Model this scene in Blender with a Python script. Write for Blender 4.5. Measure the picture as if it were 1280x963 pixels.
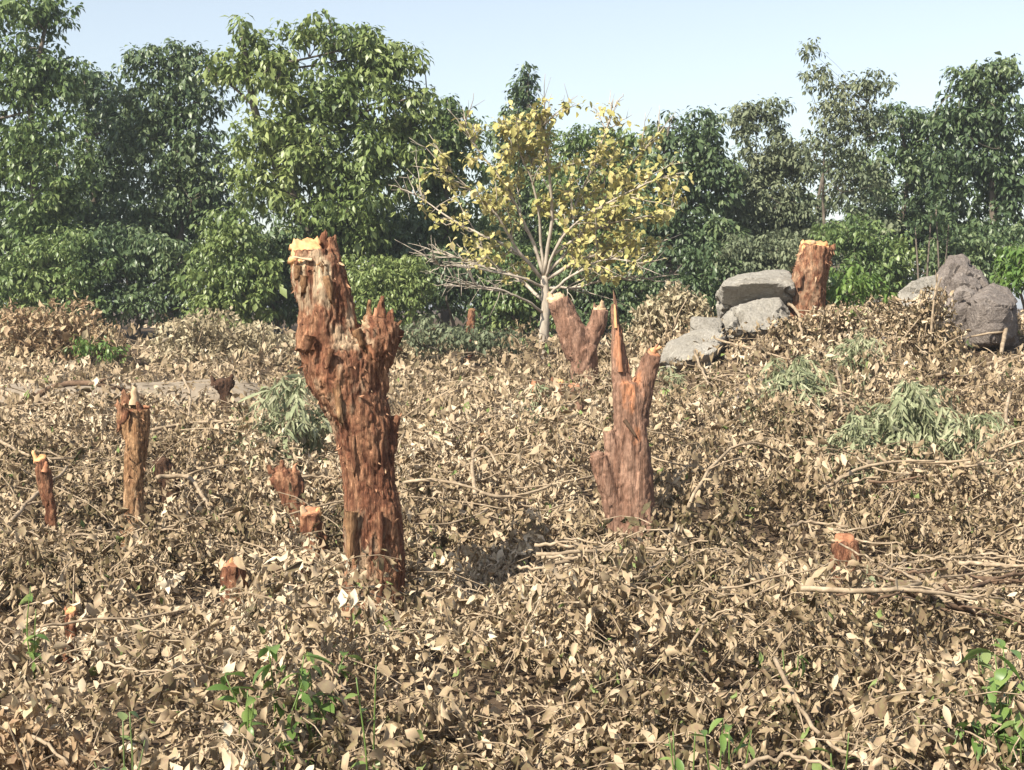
import bpy, bmesh, math, random
import numpy as np
from mathutils import Vector, Matrix

for o in list(bpy.data.objects): bpy.data.objects.remove(o)
R = math.radians
rng = np.random.default_rng(7)
random.seed(7)
scene = bpy.context.scene
COL = scene.collection

# ------------------------------------------------------------------ camera
FPX, CX, CY = 1800.0, 640.0, 481.5
CAMZ, PITCH = 1.6, math.atan(96.5/1800)
cam_d = bpy.data.cameras.new('camera'); cam = bpy.data.objects.new('camera', cam_d); COL.objects.link(cam)
cam.location = (0, 0, CAMZ); cam.rotation_euler = (R(90)-PITCH, 0, 0)
cam_d.sensor_width = 36; cam_d.lens = 36*FPX/1280; cam_d.clip_start = .05; cam_d.clip_end = 5000
scene.camera = cam
# ------------------------------------------------------------------ sky and sun
SUN_EL, SUN_AZ = 43.0, -140.0      # azimuth measured from +Y (view axis) clockwise: behind the camera, to the left
w = bpy.data.worlds.new('World'); scene.world = w; w.use_nodes = True
nt = w.node_tree; bg = nt.nodes['Background']
sky = nt.nodes.new('ShaderNodeTexSky'); sky.sky_type = 'NISHITA'; sky.sun_disc = False
sky.sun_elevation = R(SUN_EL); sky.sun_rotation = R(SUN_AZ)
sky.air_density = 1.15; sky.dust_density = .8; sky.ozone_density = 1.6
hs = nt.nodes.new('ShaderNodeHueSaturation'); hs.inputs['Saturation'].default_value = .6; nt.links.new(sky.outputs[0], hs.inputs['Color']); nt.links.new(hs.outputs[0], bg.inputs[0]); bg.inputs[1].default_value = .092
sd = Vector((math.sin(R(SUN_AZ))*math.cos(R(SUN_EL)), math.cos(R(SUN_AZ))*math.cos(R(SUN_EL)), math.sin(R(SUN_EL))))
sl = bpy.data.lights.new('sun', 'SUN'); sl.energy = 5.0; sl.angle = R(.53); sl.color = (1, .93, .80)
so = bpy.data.objects.new('sun', sl); COL.objects.link(so); so.rotation_euler = sd.to_track_quat('Z', 'Y').to_euler(); so.location = sd*60
vs = scene.view_settings; vs.view_transform = 'Standard'; vs.look = 'None'; vs.gamma = 1; vs.exposure = 0.96; vs.use_curve_mapping = False
scene.render.resolution_x = 1024; scene.render.resolution_y = 770

# ------------------------------------------------------------------ numeric helpers
_cp, _sp = math.cos(PITCH), math.sin(PITCH)
def ray(px, py):
    u, v = (px-CX)/FPX, (CY-py)/FPX
    return np.array([u, _cp+v*_sp, -_sp+v*_cp])
def P(px, py, D):
    d = ray(px, py); t = D/d[1]
    return np.array([d[0]*t, D, CAMZ+d[2]*t])
def mpp(D): return D/FPX                                  # metres per photo pixel at distance D
def _h(i, j, k, s):
    n = (i*374761393 + j*668265263 + k*1274126177 + s*974711) & 0xffffffff
    n = ((n ^ (n >> 13))*1274126177) & 0xffffffff
    n = n ^ (n >> 16)
    return (n & 0xffff)/65535.0
def vn(p, s=0):
    p = np.asarray(p, float); f = np.floor(p); t = p-f; t = t*t*(3-2*t); q = f.astype(np.int64)
    i, j, k = q[..., 0], q[..., 1], q[..., 2]; r = 0
    for a in (0, 1):
        for b in (0, 1):
            for c in (0, 1):
                r = r + _h(i+a, j+b, k+c, s)*(t[..., 0] if a else 1-t[..., 0])*(t[..., 1] if b else 1-t[..., 1])*(t[..., 2] if c else 1-t[..., 2])
    return r
def fbm(p, s=0, o=3):
    r = 0; a = .5; n = 0; p = np.asarray(p, float)
    for k in range(o): r = r+a*vn(p, s+k); n += a; a *= .5; p = p*2.03
    return r/n
def n2(x, y, sc, s=0, o=3):
    x, y = np.broadcast_arrays(np.asarray(x, float), np.asarray(y, float))
    return fbm(np.stack([x*sc, y*sc, np.full_like(x, .37)], -1), s, o)
def smooth(a, b, x):
    t = np.clip((np.asarray(x, float)-a)/(b-a), 0, 1); return t*t*(3-2*t)
def unit(v): return v/np.maximum(np.linalg.norm(v, axis=-1, keepdims=True), 1e-9)

# ------------------------------------------------------------------ terrain functions
_pd = np.array([-50, 4, 8, 10, 12, 15, 19, 23, 27, 36, 60, 900.])
_pz = np.array([0, 0.0, 0.0, .06, .18, .38, .58, .74, .87, 1.12, 1.3, 1.3])
def gauss(x, y, cx, cy, sx, sy0, sy1):
    sy = np.where(np.asarray(y) < cy, sy0, sy1)
    return np.exp(-.5*((x-cx)/sx)**2 - .5*((y-cy)/sy)**2)
def top(x, y):                                            # mean surface of the litter
    x = np.asarray(x, float); y = np.asarray(y, float)
    z = np.interp(y, _pd, _pz)
    z = z + 1.0*gauss(x, y, 5.2, 18.8, 1.9, 2.4, 3.2)
    z = z + .42*gauss(x, y, 2.7, 18.6, .9, 1.8, 2.6)
    z = z + .25*gauss(x, y, 9.5, 20, 3, 3, 5)
    return z
def pile(x, y):                                           # how deep the brush lies
    a = n2(x, y, .55, 11, 3); b = n2(x, y, 1.9, 23, 2)
    p = .07+.68*smooth(.3, .72, a)*(.4+1.2*b)
    p = p + .33*gauss(x, y, .0, 6.35, .85, .28, .8) + .2*gauss(x, y, -2.1, 7.2, .6, .3, .6) + .22*gauss(x, y, 1.1, 7.3, .5, .3, .6)
    for (cx, cy, sx, q) in LOWS: p = p*(1-q*gauss(x, y, cx, cy, sx, .45, .2))
    p = p*(1-.5*smooth(14.5, 18.5, y))
    p = p*(1-.75*gauss(x, y, -2.75, 9.6, .8, 1.0, .6))
    p = p*(1-.85*gauss(x, y, 2.45, 8.0, .95, 1.3, 1.1))
    p = p*(1-.7*smooth(-2.3, -3.2, x)*smooth(15.2, 16.2, y)*smooth(20.5, 19.5, y))
    return p*(1-.9*pathmask(x, y))
LOWS = []
def pathmask(x, y):
    x = np.asarray(x, float); y = np.asarray(y, float)
    c = 18.9+.18*(x+5)+.5*(n2(x, y, .6, 5, 2)-.5)
    m = smooth(1.25, .6, np.abs(y-c)+1.1*(n2(x, y, 1.3, 9, 2)-.5))*smooth(-2.9, -3.7, x)
    return m
def ground(x, y):
    return top(x, y)-.2+.16*(n2(x, y, .5, 3, 3)-.5)*smooth(60, 30, np.abs(y))+.19*pathmask(x, y)
def hit(px, py, lift=0.0):
    d = ray(px, py)
    ts = np.concatenate([np.arange(3, 60, .02)])
    X, Y, Z = d[0]*ts, d[1]*ts, CAMZ+d[2]*ts
    below = np.nonzero(Z < top(X, Y)+lift)[0]
    k = below[0] if len(below) else np.argmin((Z-top(X, Y)-lift)[:900])
    return np.array([X[k], Y[k], Z[k]])

for (px, py, rp) in ((1057, 706, 26), (690, 516, 26), (721, 516, 20), (372, 645, 26), (393, 682, 26), (293, 734, 28), (88, 786, 18), (62, 652, 20), (588, 442, 12), (282, 500, 18), (601, 586, 14), (212, 606, 24), (166, 642, 22), (788, 660, 40), (468, 738, 45)):
    q = hit(px, py); LOWS.append((q[0], q[1]-.05, rp*mpp(q[1]), .95 if px in (1057, 690, 721, 293, 372, 393, 88, 62, 166) else .6))
# ------------------------------------------------------------------ object helpers
def tag(o, label=None, cat=None, group=None, kind=None):
    for k, v in (('label', label), ('category', cat), ('group', group), ('kind', kind)):
        if v: o[k] = v
    return o
def empty(name, loc=(0, 0, 0)):
    o = bpy.data.objects.new(name, None); COL.objects.link(o); o.location = Vector(loc); o.empty_display_size = .1
    bpy.context.view_layer.update() if False else None
    return o
def link(name, me, mat=None, parent=None, loc=(0, 0, 0)):
    o = bpy.data.objects.new(name, me); COL.objects.link(o)
    if mat is not None and not me.materials: me.materials.append(mat)
    o.location = Vector(loc)
    if parent is not None: o.parent = parent
    return o
def mesh(name, V, F, tint=None, smooth_=False, attrs=None):
    """V (n,3); F (m,3) or (m,4)"""
    me = bpy.data.meshes.new(name); V = np.ascontiguousarray(V, np.float32); F = np.ascontiguousarray(F, np.int32)
    m, k = F.shape
    me.vertices.add(len(V)); me.vertices.foreach_set('co', V.ravel())
    me.loops.add(m*k); me.loops.foreach_set('vertex_index', F.ravel())
    me.polygons.add(m); me.polygons.foreach_set('loop_start', np.arange(m, dtype=np.int32)*k)
    if smooth_: me.polygons.foreach_set('use_smooth', np.ones(m, bool))
    if tint is not None:
        a = me.attributes.new('tint', 'FLOAT', 'POINT'); a.data.foreach_set('value', np.ascontiguousarray(tint, np.float32))
    for n, v in (attrs or {}).items():
        a = me.attributes.new(n, 'FLOAT', 'POINT'); a.data.foreach_set('value', np.ascontiguousarray(v, np.float32))
    me.update(calc_edges=True)
    return me

def catmull(pts, n):
    pts = np.asarray(pts, float); m = len(pts)
    if m == 2:
        t = np.linspace(0, 1, n)[:, None]; return pts[0]*(1-t)+pts[1]*t
    e = np.vstack([2*pts[0]-pts[1], pts, 2*pts[-1]-pts[-2]]); out = []
    for s in np.linspace(0, m-1, n):
        i = min(int(s), m-2); t = s-i; a, b, c, d = e[i:i+4]
        out.append(.5*(2*b+(c-a)*t+(2*a-5*b+4*c-d)*t*t+(3*b-a-3*c+d)*t**3))
    return np.array(out)
def tube(C, rad, sides=6, lump=0., seed=0, ph=0., closed=True, twist=0.):
    """closed tube round centre line C (n,3) with radii; triangles"""
    C = np.asarray(C, float); n = len(C); rad = np.broadcast_to(np.asarray(rad, float), (n,))
    T = unit(np.gradient(C, axis=0)); up = np.array([0, 1., 0]) if abs(T[0][1]) < .8 else np.array([1., 0, 0])
    V = []
    u = unit(np.cross(up, T[0]))
    for i in range(n):
        u = unit(u-T[i]*np.dot(u, T[i])); v = np.cross(T[i], u)
        a = np.arange(sides)*2*math.pi/sides+ph+twist*i
        l = np.ones(sides)
        if lump:
            q = np.stack([np.cos(a)*1.3+seed, np.sin(a)*1.3, np.full(sides, i*.28/ max(1, n/12))], -1)
            l = 1+lump*2*(fbm(q, seed, 2)-.5)
        V.append(C[i]+rad[i]*l[:, None]*(np.cos(a)[:, None]*u+np.sin(a)[:, None]*v))
    V = np.concatenate(V); F = []
    i, j = np.meshgrid(np.arange(n-1), np.arange(sides), indexing='ij'); j2 = (j+1) % sides
    a, b, c, d = i*sides+j, i*sides+j2, (i+1)*sides+j2, (i+1)*sides+j
    F = [np.stack([a, b, c], -1).reshape(-1, 3), np.stack([a, c, d], -1).reshape(-1, 3)]
    if closed:
        V = np.vstack([V, C[0], C[-1]]); k0, k1 = len(V)-2, len(V)-1; jj = np.arange(sides); j2 = (jj+1) % sides
        F.append(np.stack([j2, jj, np.full(sides, k0)], -1)); o = (n-1)*sides
        F.append(np.stack([o+jj, o+j2, np.full(sides, k1)], -1))
    return V, np.concatenate(F)
class Bag:
    def __init__(s): s.V = []; s.F = []; s.T = []; s.n = 0
    def add(s, V, F, t=0.5):
        s.V.append(V); s.F.append(F+s.n); s.T.append(np.broadcast_to(t, (len(V),))); s.n += len(V)
    def mesh(s, name, smooth_=False): return mesh(name, np.concatenate(s.V), np.concatenate(s.F), np.concatenate(s.T), smooth_)

# leaves ------------------------------------------------------------
def leaf_shape(nseg, width, bend, fold, twist=0., prof=None, wob=0.):
    """length 1 along +Y, normal +Z; returns V, F (triangles)"""
    s = np.linspace(0, 1, nseg+1); V = [[0, 0, 0]]; F = []
    y = z = 0; ang = 0; rows = []
    pr = prof or (lambda t: math.sin(math.pi*t**.8))
    for i in range(1, nseg+1):
        ang = bend*(i-.5)/nseg; y += math.cos(ang)/nseg; z -= math.sin(ang)/nseg
        if i < nseg:
            wd = .5*width*pr(s[i]); tw = twist*s[i]; f = fold*(1+wob*random.uniform(-1, 1))
            r = []
            for sg in (-1, 0, 1):
                x = sg*wd*math.cos(f); h = abs(sg)*wd*math.sin(f)
                h2 = h*math.cos(tw)+x*math.sin(tw); x2 = x*math.cos(tw)-h*math.sin(tw)
                r.append([x2, y+h2*math.sin(ang), z+h2*math.cos(ang)])
            rows.append(len(V)); V += r
        else: tip = len(V); V.append([0, y, z])
    a = rows[0]; F += [[0, a+1, a], [0, a+2, a+1]]
    for p, q in zip(rows, rows[1:]):
        F += [[p, p+1, q+1], [p, q+1, q], [p+1, p+2, q+2], [p+1, q+2, q+1]]
    b = rows[-1]; F += [[b, b+1, tip], [b+1, b+2, tip]]
    return np.array(V, float), np.array(F)
def strew(name, shapes, pos, axis, nrm, size, tint, idx=None):
    """one mesh out of many leaves"""
    N = len(pos); idx = rng.integers(0, len(shapes), N) if idx is None else idx
    Y = unit(axis); X = unit(np.cross(Y, nrm)); Z = np.cross(X, Y)
    Vs, Fs, Ts = [], [], []; off = 0
    for k, (v, f) in enumerate(shapes):
        m = np.nonzero(idx == k)[0]
        if not len(m): continue
        s = size[m][:, None, None]
        W = pos[m][:, None]+s*(v[None, :, :1]*X[m][:, None]+v[None, :, 1:2]*Y[m][:, None]+v[None, :, 2:]*Z[m][:, None])
        Vs.append(W.reshape(-1, 3)); Fs.append((f[None]+(np.arange(len(m))*len(v))[:, None, None]+off).reshape(-1, 3))
        Ts.append(np.repeat(tint[m], len(v))); off += len(m)*len(v)
    return mesh(name, np.concatenate(Vs), np.concatenate(Fs), np.concatenate(Ts), shapes is DRY)
def crumple(vf, a):
    v, f = vf; v = v.copy(); v[1:] += rng.normal(0, a, v[1:].shape)*[1, .6, 1]; return v, f
DRY = [leaf_shape(3, random.uniform(.3, .62), random.uniform(-1.4, 3.1), random.uniform(.25, 1.45), random.uniform(-1.1, 1.1), wob=.5) for _ in range(30)]
DRYF = [leaf_shape(2, random.uniform(.4, .62), random.uniform(-.5, 1.8), random.uniform(0, .9), random.uniform(-.5, .5), wob=.4) for _ in range(14)]
DRY = [crumple(q, .065) for q in DRY]; DRYF = [crumple(q, .06) for q in DRYF]
GRN = [leaf_shape(2, random.uniform(.4, .55), random.uniform(.3, 1.1), random.uniform(.1, .45)) for _ in range(8)]
BROAD = [leaf_shape(3, random.uniform(.55, .75), random.uniform(.2, .9), random.uniform(.1, .4)) for _ in range(8)]
FLAKE = [leaf_shape(3, random.uniform(.16, .4), random.uniform(-1.2, 1.2), random.uniform(-.6, .8), random.uniform(-.6, .6), wob=.5) for _ in range(12)]
NARR = [leaf_shape(3, random.uniform(.13, .24), random.uniform(.2, 1.6), random.uniform(.2, .5)) for _ in range(6)]

# ------------------------------------------------------------------ materials
def newmat(name):
    m = bpy.data.materials.new(name); m.use_nodes = True; t = m.node_tree
    return m, t, t.nodes['Principled BSDF'], t.nodes['Material Output']
def ramp(t, fac, stops):
    r = t.nodes.new('ShaderNodeValToRGB'); e = r.color_ramp.elements
    while len(e) < len(stops): e.new(.5)
    for k, (p, c) in enumerate(stops): e[k].position = p; e[k].color = (*c, 1)
    t.links.new(fac, r.inputs[0]); return r.outputs[0]
def noise(t, sc, det=4, rough=.6, stretch=None, vec=None, dist=0.):
    n = t.nodes.new('ShaderNodeTexNoise'); n.inputs['Scale'].default_value = sc; n.inputs['Detail'].default_value = det
    n.inputs['Roughness'].default_value = rough; n.inputs['Distortion'].default_value = dist
    if vec is None:
        tc = t.nodes.new('ShaderNodeTexCoord'); vec = tc.outputs['Object']
    if stretch:
        mp = t.nodes.new('ShaderNodeMapping'); mp.inputs['Scale'].default_value = stretch; t.links.new(vec, mp.inputs[0]); vec = mp.outputs[0]
    t.links.new(vec, n.inputs['Vector']); return n.outputs['Fac']
def mix(t, fac, a, b, mode='MIX'):
    n = t.nodes.new('ShaderNodeMix'); n.data_type = 'RGBA'; n.blend_type = mode
    for s, v in ((n.inputs[0], fac), (n.inputs[6], a), (n.inputs[7], b)):
        if hasattr(v, 'is_linked'): t.links.new(v, s)
        else: s.default_value = v if isinstance(v, (int, float)) else (*v, 1)
    return n.outputs[2]
def bump(t, b, h, strength=.5, dist=.02):
    n = t.nodes.new('ShaderNodeBump'); n.inputs['Strength'].default_value = strength; n.inputs['Distance'].default_value = dist
    t.links.new(h, n.inputs['Height']); t.links.new(n.outputs[0], b.inputs['Normal'])
def attr(t, name='tint'):
    a = t.nodes.new('ShaderNodeAttribute'); a.attribute_name = name; return a.outputs['Fac']
def leafmat(name, stops, transl=.3, rough=.6, spec=.3, vary=6., veins=False):
    m, t, b, out = newmat(name)
    c = ramp(t, attr(t), stops)
    c = mix(t, .25, c, ramp(t, noise(t, vary*9, 2), [(.3, tuple(.6*x for x in stops[0][1])), (.7, stops[-1][1])]))
    t.links.new(c, b.inputs['Base Color']); b.inputs['Roughness'].default_value = rough; b.inputs['Specular IOR Level'].default_value = spec
    tr = t.nodes.new('ShaderNodeBsdfTranslucent'); t.links.new(c, tr.inputs[0])
    mx = t.nodes.new('ShaderNodeMixShader'); mx.inputs[0].default_value = transl
    t.links.new(b.outputs[0], mx.inputs[1]); t.links.new(tr.outputs[0], mx.inputs[2]); t.links.new(mx.outputs[0], out.inputs[0])
    return m
M = {}
M['dry'] = leafmat('dry_leaf', [(0, (.055, .033, .021)), (.25, (.18, .115, .074)), (.5, (.43, .303, .202)), (.8, (.66, .51, .365)), (.97, (.80, .67, .51)), (1, (.20, .26, .085))], .09, .6, .2)
M['orange_dry'] = leafmat('orange_dry_leaf', [(0, (0.204, 0.114, 0.066)), (0.35, (0.357, 0.228, 0.132)), (0.75, (0.493, 0.361, 0.22)), (1, (0.544, 0.475, 0.297))], .25)
M['pale_dry'] = leafmat('pale_dry_leaf', [(0, (.20, .15, .09)), (.4, (.38, .31, .19)), (1, (.56, .49, .33))], .2)
M['leaf_mid'] = leafmat('leaf_mid_green', [(0, (0.05, 0.0944, 0.0338)), (0.5, (0.1313, 0.2006, 0.0625)), (1, (0.2875, 0.3422, 0.125))], .28, .42, .5)
M['leaf_light'] = leafmat('leaf_light_green', [(0, (0.066, 0.1188, 0.0345)), (0.5, (0.176, 0.2376, 0.0713)), (1, (0.352, 0.3996, 0.1495))], .3, .42, .5)
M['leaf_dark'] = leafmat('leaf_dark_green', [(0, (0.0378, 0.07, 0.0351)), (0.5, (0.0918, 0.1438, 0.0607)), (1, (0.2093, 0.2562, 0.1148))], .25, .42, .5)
M['leaf_grey'] = leafmat('leaf_grey_green', [(0, (0.069, 0.0952, 0.054)), (0.5, (0.161, 0.1904, 0.108)), (1, (0.2875, 0.3024, 0.18))], .25)
M['leaf_yellow'] = leafmat('leaf_yellow', [(0, (0.153, 0.17, 0.044)), (0.35, (0.324, 0.3145, 0.088)), (0.7, (0.522, 0.4505, 0.16)), (1, (0.648, 0.544, 0.272))], .22)
M['leaf_fresh'] = leafmat('leaf_fresh_green', [(0, (.07, .15, .03)), (.5, (.15, .25, .06)), (1, (.28, .36, .11))], .35, .4, .5)
M['leaf_weed'] = leafmat('leaf_weed_green', [(0, (.12, .155, .07)), (.5, (.25, .275, .15)), (1, (.46, .44, .29))], .15)
M['flake'] = leafmat('bark_flake', [(0, (.05, .020, .012)), (.35, (.19, .078, .042)), (.65, (.40, .20, .11)), (1, (.60, .41, .25))], .03, .8, .2)
def simple(name, stops, sc, stretch=None, rough=.85, bs=.5, bd=.01):
    m, t, b, out = newmat(name); n = noise(t, sc, 6, .65, stretch)
    t.links.new(ramp(t, n, stops), b.inputs['Base Color']); b.inputs['Roughness'].default_value = rough; b.inputs['Specular IOR Level'].default_value = .2
    bump(t, b, n, bs, bd); return m
M['stick'] = simple('stick_bark', [(.3, (.16, .115, .075)), (.55, (.34, .26, .175)), (.75, (.50, .405, .29))], 14)
M['stick_dark'] = simple('stick_bark_dark', [(.3, (.06, .038, .025)), (.55, (.15, .095, .06)), (.75, (.28, .19, .125))], 12)
M['trunk'] = simple('tree_bark', [(.3, (.07, .055, .042)), (.6, (.17, .14, .11)), (.8, (.28, .24, .19))], 9, (1, 1, .3))
M['pale_trunk'] = simple('pale_tree_bark', [(.3, (.22, .18, .14)), (.55, (.42, .36, .29)), (.75, (.56, .50, .42))], 9, (1, 1, .3))
M['soil'] = simple('soil', [(.25, (.04, .026, .017)), (.5, (.08, .054, .034)), (.75, (.14, .10, .065))], 5, None, .95, .7, .03)
M['dust'] = simple('dusty_earth', [(.25, (.16, .125, .09)), (.5, (.26, .21, .155)), (.75, (.35, .29, .22))], 4, None, .95, .5, .02)
M['rock_pale'] = simple('pale_rock', [(.28, (.09, .078, .062)), (.42, (.19, .17, .14)), (.55, (.29, .265, .225)), (.7, (.37, .345, .30))], 5, None, .9, 1., .06)
M['rock_dark'] = simple('dark_rock', [(.28, (.04, .033, .028)), (.43, (.095, .08, .070)), (.57, (.16, .135, .118)), (.72, (.27, .235, .20))], 5, None, .9, 1., .07)
def rockmat(name, st):
    m, t, b, out = newmat(name); n = noise(t, 2.6, 8, .7, None, None, .5); f = noise(t, 34, 4, .8)
    c = mix(t, .55, ramp(t, n, st), ramp(t, f, st)); li = noise(t, 6, 5, .7)
    c = mix(t, ramp(t, li, [(.60, (0, 0, 0)), (.68, (.55, .55, .55))]), c, tuple(min(.6, 1.25*x) for x in st[-1][1]))
    t.links.new(c, b.inputs['Base Color']); b.inputs['Roughness'].default_value = .92; b.inputs['Specular IOR Level'].default_value = .2; bump(t, b, f, .9, .04); return m
M['rock_pale'] = rockmat('pale_rock', [(0.3, (0.144, 0.126, 0.102)), (0.44, (0.264, 0.24, 0.2016)), (0.56, (0.372, 0.342, 0.294)), (0.7, (0.48, 0.45, 0.396))])
M['rock_dark'] = rockmat('dark_rock', [(0.3, (0.07, 0.056, 0.049)), (0.44, (0.154, 0.1288, 0.112)), (0.56, (0.245, 0.2072, 0.182)), (0.7, (0.378, 0.329, 0.287))])
def barkmat(name, dark, mid, lite, bare, sc=9):
    m, t, b, out = newmat(name)
    n1 = noise(t, sc*1.5, 8, .74, (1, 1, .3), None, .8); nb = noise(t, sc*4.5, 6, .75, (1, 1, .5))
    c = ramp(t, n1, [(.33, dark), (.45, mid), (.54, tuple(.5*(x+y) for x, y in zip(mid, lite))), (.63, lite)])
    c = mix(t, ramp(t, nb, [(.42, (0, 0, 0)), (.62, (1, 1, 1))]), mix(t, .55, c, dark), c)
    wood = ramp(t, noise(t, sc*2, 5, .6, (1, 1, .12)), [(.3, tuple(.5*x for x in bare)), (.55, bare), (.75, tuple(min(.8, 1.3*x) for x in bare))])
    c = mix(t, attr(t, 'bare'), c, wood); fb = noise(t, sc*6, 4, .7, (1, 1, .07), None, 1.5)
    c = mix(t, .75, c, ramp(t, fb, [(.36, (.28, .26, .25)), (.52, (1, 1, 1)), (.66, (1.35, 1.3, 1.25))]), 'MULTIPLY')
    t.links.new(c, b.inputs['Base Color']); b.inputs['Roughness'].default_value = .85; b.inputs['Specular IOR Level'].default_value = .2
    ad = t.nodes.new('ShaderNodeMath'); ad.operation = 'ADD'; t.links.new(n1, ad.inputs[0]); t.links.new(fb, ad.inputs[1])
    bump(t, b, ad.outputs[0], .8, .02); return m
M['bark_red'] = barkmat('red_brown_bark', (.05, .020, .012), (.22, .090, .049), (.50, .275, .155), (.54, .41, .27))
M['bark_smooth'] = barkmat('smooth_brown_bark', (.12, .062, .040), (.27, .15, .10), (.41, .255, .18), (.50, .22, .11), 7)
M['bark_tan'] = barkmat('tan_bark', (.11, .055, .028), (.33, .18, .09), (.52, .33, .18), (.58, .40, .24), 10)
M['bark_dark'] = barkmat('dark_bark', (.03, .016, .01), (.075, .038, .022), (.16, .09, .055), (.4, .26, .15), 9)
M['wood'] = simple('fresh_wood', [(.3, (.38, .17, .07)), (.5, (.60, .33, .15)), (.72, (.72, .47, .25))], 16, (1, 1, .25), .7, .6, .01)
M['wood_red'] = simple('red_wood', [(.3, (.17, .07, .036)), (.5, (.36, .165, .088)), (.72, (.54, .31, .185))], 16, (1, 1, .25), .7, .6, .01)
M['wood_pale'] = simple('pale_wood', [(.3, (.26, .17, .095)), (.5, (.48, .34, .21)), (.75, (.68, .53, .36))], 16, (1, 1, .25), .7, .6, .01)

# ------------------------------------------------------------------ ground
def spaced(lo, hi, step, far0, far1, g=1.45):
    a = list(np.arange(lo, hi+step/2, step)); s = step; x = a[-1]
    while x < far1: s *= g; x += s; a.append(x)
    s = step; x = a[0]
    while x > far0: s *= g; x -= s; a.insert(0, x)
    return np.array(a)
gx = spaced(-14, 14, .2, -900, 900); gy = spaced(2, 40, .2, -60, 1500)
X, Y = np.meshgrid(gx, gy); Z = ground(X, Y)+.05*(n2(X, Y, 3.1, 77, 2)-.5)
V = np.stack([X, Y, Z], -1).reshape(-1, 3); nx = len(gx)
i, j = np.meshgrid(np.arange(len(gy)-1), np.arange(nx-1), indexing='ij')
F = np.stack([i*nx+j, i*nx+j+1, (i+1)*nx+j+1, (i+1)*nx+j], -1).reshape(-1, 4)
G = link('ground', mesh('ground', V, F, smooth_=True), M['soil']); tag(G, 'brown soil rising gently under the felled brush', 'ground', kind='structure')
# dusty bare strip
px_ = np.arange(-13, -2.6, .12); py_ = np.arange(16.4, 20.8, .12); X, Y = np.meshgrid(px_, py_); pm = pathmask(X, Y)
Z = ground(X, Y)+.05*(n2(X, Y, 3.1, 77, 2)-.5)+.012-.05*(pm < .25); nx = len(px_)
i, j = np.meshgrid(np.arange(len(py_)-1), np.arange(nx-1), indexing='ij')
F = np.stack([i*nx+j, i*nx+j+1, (i+1)*nx+j+1, (i+1)*nx+j], -1).reshape(-1, 4); keep = pm.reshape(-1)[F].max(1) > .1
o = link('dirt_path', mesh('dirt_path', np.stack([X, Y, Z], -1).reshape(-1, 3), F[keep], smooth_=True), M['dust']); tag(o, 'bare dusty strip of pale earth between the brush', 'path', kind='structure')

# ------------------------------------------------------------------ litter
def twiglets(x, y, h, L, az, el, k, leaves, spread, msize, droop=(.5, 2.0)):
    """arching twigs with hanging leaves; returns twig lines and leaf arrays"""
    n = len(x); s = np.linspace(0, 1, 5)
    d = np.stack([np.cos(az)*np.cos(el), np.sin(az)*np.cos(el), np.sin(el)], -1)
    z0 = ground(x, y)+h
    root = np.stack([x, y, z0], -1)
    lines = root[:, None]+d[:, None]*(s*1.)[None, :, None]*L[:, None, None]
    lines[..., 2] -= (k*L)[:, None]*s[None]**2
    side = np.stack([-np.sin(az), np.cos(az), np.zeros(n)], -1)
    lines += side[:, None]*(rng.normal(0, .12, n)*L)[:, None, None]*(s**2)[None, :, None]
    gz = ground(lines[..., 0], lines[..., 1]); lines[..., 2] = np.maximum(lines[..., 2], gz+.012)
    t = rng.uniform(.12, 1.02, (n, leaves)); i = np.minimum((t*4).astype(int), 3); fr = (t*4-i)[..., None]
    r = np.arange(n)[:, None]; p = lines[r, i]*(1-fr)+lines[r, i+1]*fr
    p = p + rng.normal(0, spread, p.shape)
    a = rng.normal(0, .55, p.shape)+.3*d[:, None]; a[..., 2] -= rng.uniform(*droop, p.shape[:2])
    nr = rng.normal(0, 1, p.shape); nr[..., 2] += .45; nr[..., 1] -= .15
    p = p.reshape(-1, 3); a = a.reshape(-1, 3); nr = nr.reshape(-1, 3)
    p[:, 2] = np.maximum(p[:, 2], ground(p[:, 0], p[:, 1])+.03)
    sz = msize*np.clip(rng.lognormal(0, .34, len(p)), .3, 1.6)*np.repeat(np.clip(rng.lognormal(0, .22, n), .6, 1.4), leaves); sz = np.minimum(sz, 1.55*msize)
    return lines, p, a, nr, sz, np.repeat(rng.beta(2, 1.9, n), leaves)
def ribbon_twigs(lines, r, bag, t):
    for L_ in lines:
        V, F = tube(L_, np.linspace(r, r*.4, len(L_)), 3, closed=False); bag.add(V, F, t)
zones = [(3.6, 6.3, 125, 18, .28, .58, .062, DRY), (6.3, 9.5, 95, 17, .28, .62, .066, DRY), (9.5, 14, 54, 15, .32, .72, .074, DRY), (14, 22, 25, 14, .4, .9, .086, DRYF), (22, 31, 7, 13, .5, 1.1, .14, DRYF)]
LP = []; twigs = Bag()
ROCKM = []      # filled with (x,y,r) discs where no litter lies
for (px, py, r) in ((945, 352, 1.0), (1215, 378, .95), (868, 425, .5), (935, 478, .28)): ROCKM.append((*hit(px, py+30)[:2], r))
THIN = [(*hit(1190, 762)[:2], .8, .85, .8), (*hit(545, 805)[:2], .22, .12, .9), (*hit(640, 850)[:2], .2, .1, .85), (*hit(325, 845)[:2], .22, .14, .8), (*hit(830, 790)[:2], .14, .2, .8), (*hit(150, 690)[:2], .2, .15, .8), (*hit(590, 610)[:2], .25, .2, .7), (*hit(720, 600)[:2], .2, .2, .6)]
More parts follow.
